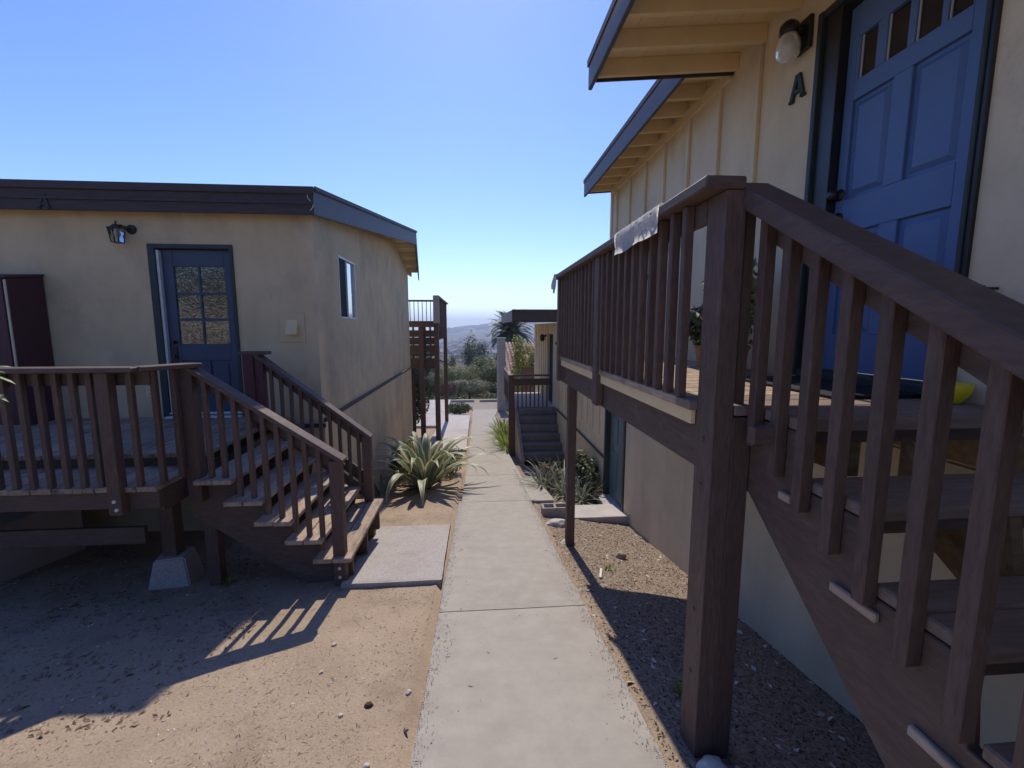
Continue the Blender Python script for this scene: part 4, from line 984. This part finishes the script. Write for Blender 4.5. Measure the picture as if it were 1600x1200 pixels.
# bigger stones, curled leaves and weed sprigs standing out on the dirt
rgs = random.Random(31)
for i, (x, y, s_, m_, lb) in enumerate(((-.585,2.15,.022,'mulch','dark dried seed pod on the sunlit dirt left of the path'),(-.71,2.09,.014,'wstone','small white pebble beside the dark seed pod'),(-.39,2.22,.018,'wstone','white pebble on the dirt close to the path edge'),(-.36,1.95,.015,'stone','brown pebble near the path edge in the foreground'),(-.50,1.75,.016,'wstone','pale flake of stone on the near dirt'),(-.95,2.75,.017,'wstone','white pebble on the dirt below the stair shadow'),(-.93,2.45,.013,'wstone','white chip in the middle of the sunlit dirt'))):
    rock('pebble', x, y, s_, M[m_], lb, 'pebble', (1,.75,.6), 40+i, rgs.uniform(0,3))
for i, (x, y, lb) in enumerate(((-2.2,3.85,'tiny weed sprouting at the foot of the deck post'),(1.25,3.95,'small dry weed on the dirt beside the white stick'),(1.12,2.15,'green weed sprig in the mulch by the thick corner post'))):
    rosette('weed', lb, 'weed', x, y, gz(x,y), 12, (.05,.11), (.004,.008), (.3,1.3), (.5,1.6), [M['strap'], M['strap']], 70+i, base=.01)
# ------------------------------------------------------------------ steps, landing and third house on the right, down the slope
st = thing('concrete_steps', 'grey concrete steps climbing to the landing of the next house down the path', 'steps', (1.65, 11.2, -1.8))
for k in range(6):
    z = -1.62+.17*(k+1); y0 = 10.35+k*.28
    obj('step', bx(1.12, 2.16, y0, 12.1, z-.17, z, .01), M['stepc'], st)
obj('side_kerb', prism([(10.2,-2.0),(12.1,-2.1),(12.1,-.62),(11.9,-.62),(10.2,-1.5)], 'x', 1.03, 1.11, .004), M['stone'], st)
obj('landing', bx(1.0, 2.16, 12.11, 15.0, -.80, -.62, .01), M['conc3'], st)
lr = thing('landing_railing', 'dark wooden railing round the concrete landing of the farther house', 'railing', (1.5, 12.2, -.6))
obj('post', bx(.86,1.02,11.95,12.11,-2.2,.27,.006), M['brown'], lr)
obj('rail_board', bx(1.021,2.0,12.0,12.05,.02,.20,.004), M['brown_h'], lr); obj('rail_cap', bx(.84,2.03,11.94,12.12,.272,.31,.004), M['brown_h'], lr)
for k in range(8): obj('baluster', bx(1.10+k*.115,1.135+k*.115,12.01,12.045,-.61,.02,.002), M['brown'], lr)
obj('rail_board', bx(.9,.94,12.12,14.9,.0,.25,.004), M['brown_h'], lr)
for k in range(14): obj('baluster', bx(.9,.935,12.3+k*.18,12.335+k*.18,-.61,.0,.002), M['brown'], lr)
h3 = thing('siding_house', 'farther cream board and batten house with dark door beyond the concrete steps', 'house', (4, 14.5, -1))
obj('wall', box(box(B(), 2.161,2.32,11.41,12.5,-3,1.72), 2.161,2.32,13.35,16.6,-3,1.72), M['siding'], h3)
obj('wall', bx(2.161,2.32,12.5,13.35,1.40,1.72), M['siding'], h3)
obj('door', bx(2.21,2.26,12.5,13.35,-.62,1.40), M['dark'], h3)
for k in range(8): obj('batten', bx(2.135,2.16,13.4+k*.42,13.45+k*.42,-.6,1.70), M['siding'], h3)
obj('rear_wall', bx(2.321,9,16.44,16.6,-3,1.72), M['siding'], h3)
obj('roof', bx(1.0,9,12.05,17,1.90,2.06), M['roofing'], h3)
t = B(); box(t, .96,9,12.0,12.045,1.73,2.075,.004); obj('fascia', t, M['fasciab'], h3); obj('fascia', bx(.955,1.0,12.046,17,1.75,2.06,.004), M['fascia'], h3)
obj('soffit', bx(1.001,9,12.05,16.9,1.80,1.86), M['soffit'], h3)
wl = thing('wall_lamp', 'small dark lamp on the wall of the farther house beside its door', 'lamp', (2.1, 13.5, 1.3))
obj('bracket', cyl((2.135,13.5,1.35),(2.0,13.5,1.33),.03,.03,8), M['black'], wl); obj('shade', lathe((2.0,13.5,1.3), [(.0,.1),(.07,.06),(.08,-.05),(.05,-.12),(0,-.13)], 12), M['black'], wl)

# ------------------------------------------------------------------ tall deck behind the left house
td = thing('tall_deck', 'tall dark wooden deck on posts with slatted screen behind the tan house', 'deck', (-2.2, 15, -2))
for x in (-1.25, -1.72, -2.3, -3.0): obj('post', bx(x-.075,x+.075,14.0,14.15,gz(x,14)-.1,1.74,.004), M['brown'], td)
for x in (-1.25,): obj('post', bx(x-.07,x+.07,17.9,18.04,gz(x,18)-.1,2.6,.004), M['brown'], td)
obj('rail_cap', bx(-3.8,-1.30,13.95,14.1,2.38,2.43,.003), M['brown_h'], td)
for k in range(18): obj('baluster', bx(-1.42-k*.125,-1.40-k*.125,14.02,14.04,1.78,2.38), M['black'], td)
obj('rim_joist', bx(-3.8,-1.2,13.94,13.98,1.60,1.79,.003), M['brown_h'], td)
for za, zb in ((1.30,1.50),(1.06,1.28),(.80,1.04),(.70,.79),(.30,.62)): obj('screen_board', bx(-3.8,-1.3,14.13,14.16,za,zb,.003), M['brown_h'], td)
for x in (-1.45,-1.62,-1.98,-2.15): obj('screen_batten', bx(x-.03,x+.03,14.165,14.20,.60,1.60), M['brown'], td)
obj('deck_floor', bx(-3.8,-1.2,14.2,18,1.62,1.66), M['brown_h'], td)
for y in np.arange(14.3,18,.22): obj('baluster', bx(-1.22,-1.19,y,y+.035,1.2,2.5), M['brown'], td)
obj('rail_cap', bx(-1.30,-1.12,14.0,18.1,2.50,2.55,.003), M['brown_h'], td)
obj('stair_side', prism([(13.75,1.72),(13.95,1.72),(13.95,2.55),(13.80,2.56)], 'x', -1.31, -1.13, .004), M['conc2'], td)
obj('lattice_wall', bx(-3.8,-2.05,14.8,14.84,-1.9,.55), M['brown'], td)
# brace
obj('brace', beam((-1.25,14.1,.1),(-1.25,14.9,.9),.04,.08,.002), M['brown'], td)

# ------------------------------------------------------------------ retaining walls and slab by the far path
o = obj('concrete_patio', bx(-5.5,-1.45,17.9,24.5,-3.6,-2.38,.02), M['conc3']); o['kind'] = 'structure'
t = B(); nn = 8
L = []
for k in range(nn+1):
    f = k/nn; y = 12.6+7.4*f; z = Hy(y)+.03+.27*f; L.append([t.verts.new(p) for p in ((-1.55+.1*f,y,z),(-.33,y,z),(-.33,y,z-.7),(-1.55+.1*f,y,z-.7))])
for k in range(nn):
    for i in range(4): t.faces.new([L[k][i], L[k][(i+1)%4], L[k+1][(i+1)%4], L[k+1][i]])
t.faces.new(L[0][::-1]); t.faces.new(L[-1]); bmesh.ops.recalc_face_normals(t, faces=t.faces[:])
o = obj('concrete_ramp', t, M['conc3']); o['kind'] = 'structure'
for x0, x1 in ((-1.9,-.2),(.15,1.6)):
    o = obj('wheel_stop', bx(x0,x1,28.6,28.8,Hy(28.7),Hy(28.7)+.14,.03), M['conc2']); tag(o, 'concrete wheel stop on the far forecourt, %s of the two' % ('left' if x0 < 0 else 'right'), 'wheel stop', 'wheel stops on the forecourt')

# ------------------------------------------------------------------ middle distance planting
BG = [ # name,label,x,y,r,mat,n,ls
 ('shrub','broad dusty olive shrub just beyond the wheel stops', -.5,32.5,(1.7,1.3,1.5),'leaf_grey',8000,.055),
 ('shrub','dark green bush right of the dusty shrub by the forecourt edge', 2.0,32.2,(1.5,1.2,1.35),'leaf_dark',6000,.055),
 ('shrub','leafy bush left of the forecourt behind the tall deck', -3.3,31.8,(1.4,1.2,2.0),'leaf_mid',7000,.055),
 ('tree','dark tree standing behind the tall deck on the left', -4.4,33,(1.5,1.5,4.1),'leaf_dark',9000,.065),
 ('tree','grey green tree with speckled crown in the middle of the view', -1.7,38,(2.4,2.0,3.1),'leaf_yg',12000,.065),
 ('tree','dark rounded tree behind the speckled one on the right', 2.2,39,(2.2,1.8,3.2),'leaf_mid',10000,.065),
 ('tree','pale grey olive tree spreading across the middle right', 1.6,52,(3.6,2.6,5.5),'leaf_mid',14000,.09),
 ('tree','small dark conifer shaped tree beside the tall deck', -2.9,47,(.8,.8,4.6),'leaf_dark',4000,.07),
 ('tree','round dark tree rising above the hedge before the valley', -.3,84,(2.9,2.6,10.9),'leaf_dark',9000,.14),
 ('tree','wide dark tree partly hidden behind the tiled roof', 10,95,(6,5,9.5),'leaf_dark',9000,.18),
 ('tree','low spreading tree farther left beyond the grey roof', -7.5,88,(4,4,7),'leaf_mid',8000,.16),
]
for i, (nm, lb, x, y, r, m, n, lsz) in enumerate(BG):
    bush(nm, lb, nm, x, y, gz(x,y), r, M[m], n, lsz, seed=100+i, lobes=8)
bush('pampas_clump','pinkish dry grass clump beside the pavement in front of the bushes','grass clump',-2.1,30.8,gz(-2,30.8),(1.0,.6,1.3),M['dryleaf'],1600,.08,seed=140,trunk=False)
bush('shrub','small green plant at the back edge of the concrete patio','shrub',-3.2,24.3,-2.38,(.5,.15,.25),M['strap'],500,.03,seed=141)
bush('tree','bright yellow green shrub growing over the tiled roof','tree',2.62,24,Hy(24),(.85,.8,4.15),M['leaf_yel'],5200,.07,seed=142)
# trees up the slope behind the viewpoint (the half glass door mirrors them)
for i, (x, y, h_) in enumerate(((-12.2,-8.8,4.6),(-8.6,-10.5,4.2))):
    bush('tree', ['large leafy tree up the slope mirrored in the panes of the half glass door','smaller leafy tree up the slope beside the large mirrored one'][i], 'tree', x, y, gz(x,y), (2.9,2.4,h_), M['leaf_mid'], 7000, .12, seed=150+i, lobes=8)
# ground cover on the slope beyond the forecourt
A2 = leaves_cloud('ground_cover', M['leaf_mid'], [((x, y, gz(x,y)+.1), (3.2,3.2,1.0)) for x in np.arange(-14,22,4) for y in np.arange(33,60,4)], 42000, .1, None, 'stuff', 77)
far = leaves_cloud('far_woodland', M['leaf_dark'], [((x+random.uniform(-5,5), y, gz(x,y)+1), (10,8,random.uniform(3,5))) for y in (105,130,160,200) for x in np.arange(-60,80,12)], 52000, .34, None, 'stuff', 78)
rgx = random.Random(3); cs = []
for k in range(150):
    y = rgx.uniform(260,900); x = rgx.uniform(-.32,.34)*y; cs.append(((x,y,gz(x,y)+3),(rgx.uniform(8,22),rgx.uniform(6,14),rgx.uniform(4,9))))
leaves_cloud('valley_woodland', M['leaf_dark'], cs, 60000, 1.3, None, 'stuff', 79)
cs = []
for k in range(240):
    y = rgx.uniform(2000,2650); x = rgx.uniform(-.25,.35)*y; cs.append(((x,y,gz(x,y)+4),(rgx.uniform(8,40),rgx.uniform(10,20),rgx.uniform(5,11))))
leaves_cloud('hill_woodland', M['leaf_dark'], cs, 40000, 4, None, 'stuff', 80)
# town in the valley
def town_mesh():
    t = B(); box(t,-5,5,-4,4,0,4); me = bpy.data.meshes.new('wall'); t.to_mesh(me); t.free(); me.materials.append(M['townw'])
    t = prism([(-5.6,4),(5.6,4),(0,6.4)],'y',-4.5,4.5); mr = bpy.data.meshes.new('roof'); t.to_mesh(mr); t.free(); mr.materials.append(M['townr']); return me, mr
mw, mr = town_mesh()
for k in range(90):
    y = rgx.uniform(330,1500); x = rgx.uniform(-.13,.14)*y; s = rgx.uniform(.9,1.9)
    a = thing('town_house','pale small house among the trees of the far valley town','house',(x,y,gz(x,y)-.3),'houses in the far valley town'); a.rotation_euler = (0,0,rgx.uniform(0,3)); a.scale = (s*1.2,s,s)
    for nm, me in (('wall',mw),('roof',mr)): o = bpy.data.objects.new(nm, me); COL.objects.link(o); o.parent = a

# ------------------------------------------------------------------ tiled roof house and chimney
th = thing('tiled_house', 'small house with pink clay tile roof and grey chimney below the path', 'house', (3.2, 23, -3))
# roof plane facing the camera side: slopes down to the left/front
X0, X1 = 1.63, 4.4; Y0_, Y1_ = 25.4, 34.0; Z0_, Z1_ = -1.80, .36
obj('wall', bx(1.95,4.4,25.8,37,-4.3,-1.95), M['chimney'], th)
obj('roof_deck', prism([(Y0_,Z0_-.06),(Y1_,Z1_-.06),(Y1_+5,-1.2),(Y1_+5,-1.3),(Y1_,Z1_-.2),(Y0_,Z0_-.2)], 'x', X0, X1), M['terra'], th)
slope_v = Vector((0, Y1_-Y0_, Z1_-Z0_)); Ls = slope_v.length; sdv = slope_v.normalized(); nv = Vector((0,-sdv.z,sdv.y))
tm = B(); seg = 6; 
for k in range(seg):
    a0, a1 = math.pi*k/seg, math.pi*(k+1)/seg
    q = []
    for a_, L_, r_ in ((a0,0,.105),(a1,0,.105),(a1,.66,.085),(a0,.66,.085)):
        q.append(tm.verts.new(Vector((math.cos(a_)*r_,0,0))+nv*math.sin(a_)*r_+sdv*L_))
    tm.faces.new(q)
tme = bpy.data.meshes.new('roof_tile'); tm.to_mesh(tme); tm.free(); tme.materials.append(M['tile'])
cnt = 0
for i in range(int(Ls/.59)):
    for j in range(11):
        o = bpy.data.objects.new('roof_tile', tme); COL.objects.link(o); o.parent = th
        p = Vector((X0+.12+j*.25, Y0_, Z0_))+sdv*(i*.59)+nv*.03+Vector((random.uniform(-.006,.006),0,0)); o.location = p-Vector(th.location); cnt += 1
ch = obj('chimney', bx(1.14,1.60,24.7,25.3,-3.3,.97,.02), M['chimney'], th); obj('chimney_cap', bx(1.10,1.64,24.66,25.34,.972,1.02,.01), M['chimney'], ch)
gh = thing('grey_roof_house', 'low house with weathered grey gable roof behind the speckled tree', 'house', (-3.4, 60, -8))
obj('wall', bx(-9,-2.2,58,64,-9.5,-4.2), M['chimney'], gh)
obj('roof', prism([(-9.6,-4.2),(-5.2,-2.3),(-1.6,-3.9),(-1.6,-4.1),(-5.2,-2.5),(-9.6,-4.4)], 'y', 57.4, 64.6), M['roofing'], gh)
fr = thing('fence_screen', 'dark wooden fence panel beyond the landing beneath the yellow green shrub', 'fence', (2.9, 22, -2))
for k in range(6): obj('fence_board', bx(2.02+k*.14,2.15+k*.14,20.0,20.04,-2.6,-.18+.0*k,.004), M['brown'], fr)
obj('fence_rail', bx(2.0,2.9,19.95,19.99,-.35,-.27,.004), M['brown_h'], fr)
# canary palm
def palm():
    x, y = 3.45, 46.0; z0 = gz(x,y); ztop = 1.3
    a = thing('palm_tree', 'dark green feather palm with drooping crown standing behind the tiled roof', 'palm tree', (x,y,z0))
    me = bpy.data.meshes.new('trunk'); t = trunk_mesh((0,0,-.3),(0,0,ztop-z0),.34,.30,12,.01,seed=2,steps=10); t.to_mesh(me); t.free(); link('trunk', me, M['bark'], a, (0,0,0))
    variants = []
    for v in range(5):
        rg = random.Random(v+50); V_, F_ = [], []; L = rg.uniform(2.7,3.1); n = 34; ang0 = .0; pts = []; p = Vector((0,0,0)); ang = 0
        droop = [1.0,1.35,1.7,2.0,1.2][v]
        for k in range(n+1):
            f = k/n; pts.append((p.copy(), ang)); p = p+Vector((0,math.cos(ang),math.sin(ang)))*L/n; ang -= droop/n*(.3+1.5*f)
        for k in range(n):
            (p0,a0),(p1,a1) = pts[k], pts[k+1]; f = k/n; wd = .03*(1-f)+.008; b0 = len(V_)
            V_ += [(p0.x-wd,p0.y,p0.z),(p0.x+wd,p0.y,p0.z),(p1.x+wd,p1.y,p1.z),(p1.x-wd,p1.y,p1.z)]; F_.append((b0,b0+1,b0+2,b0+3))
            if k < 3: continue
            ll = .62*math.sin(math.pi*min(1,f*.85+.12))+.06
            for s in (-1,1):
                for q in (0,.5):
                    pp = p0.lerp(p1,q); d = Vector((s*.8, math.cos(a0)*.55, math.sin(a0)*.55-.25+rg.uniform(-.15,.1))).normalized(); e_ = pp+d*ll
                    b0 = len(V_); tn = Vector((0,math.cos(a0),math.sin(a0)))*.022
                    V_ += [(pp-tn)[:],(pp+tn)[:],(pp.lerp(e_,.5)+tn)[:],(e_)[:]]; F_.append((b0,b0+1,b0+2,b0+3))
        me = bpy.data.meshes.new('frond'); me.from_pydata(V_,[],F_); me.materials.append(M['palm']); variants.append(me)
    rg = random.Random(9)
    for k in range(85):
        f = k/85; az = k*2.39996; rise = 1.35-1.95*f+rg.uniform(-.12,.12)
        o = bpy.data.objects.new('frond', variants[rg.randrange(5)]); COL.objects.link(o); o.parent = a; o.location = (0,0,ztop-z0-.1-.25*f)
        o.rotation_euler = (Matrix.Rotation(az,3,'Z') @ Matrix.Rotation(rise,3,'X')).to_euler(); s = rg.uniform(.85,1.08); o.scale = (s,s,s)
palm()
# utility wires over the valley
for i, zz in enumerate((-.75,-1.15)):
    t = B(); prev = None
    for k in range(24):
        x = -14+k*1.6; u = (k/23-.5)*2; cyl((x,60,zz-1.2+.5*u*u), (x+1.6,60,zz-1.2+.5*(((k+1)/23-.5)*2)**2), .02, seg=5, bm=t)
    o = obj('power_line', t, M['black']); tag(o, ['upper','lower'][i]+' of two thin wires sagging across the valley view', 'wire')
for x in (-14.2, 24.5):
    o = obj('utility_pole', cyl((x,60,gz(x,60)-.5),(x,60,1.2),.14,.10,10), M['bark']); tag(o, 'wooden utility pole carrying the two wires at their %s end' % ('left' if x < 0 else 'right'), 'pole')

# ------------------------------------------------------------------ haze
hz = B(); box(hz, -5200, 5200, -3100, 6700, -60, 120); ho = obj('haze', hz, [], None); ho['kind'] = 'stuff'
hm = bpy.data.materials.new('haze'); hm.use_nodes = True; n = hm.node_tree.nodes; n.remove(n['Principled BSDF'])
pv = n.new('ShaderNodeVolumePrincipled'); pv.inputs['Color'].default_value = (.66,.78,1,1); pv.inputs['Density'].default_value = .00042; pv.inputs['Anisotropy'].default_value = .5
hm.node_tree.links.new(pv.outputs[0], n['Material Output'].inputs['Volume']); ho.data.materials.append(hm)
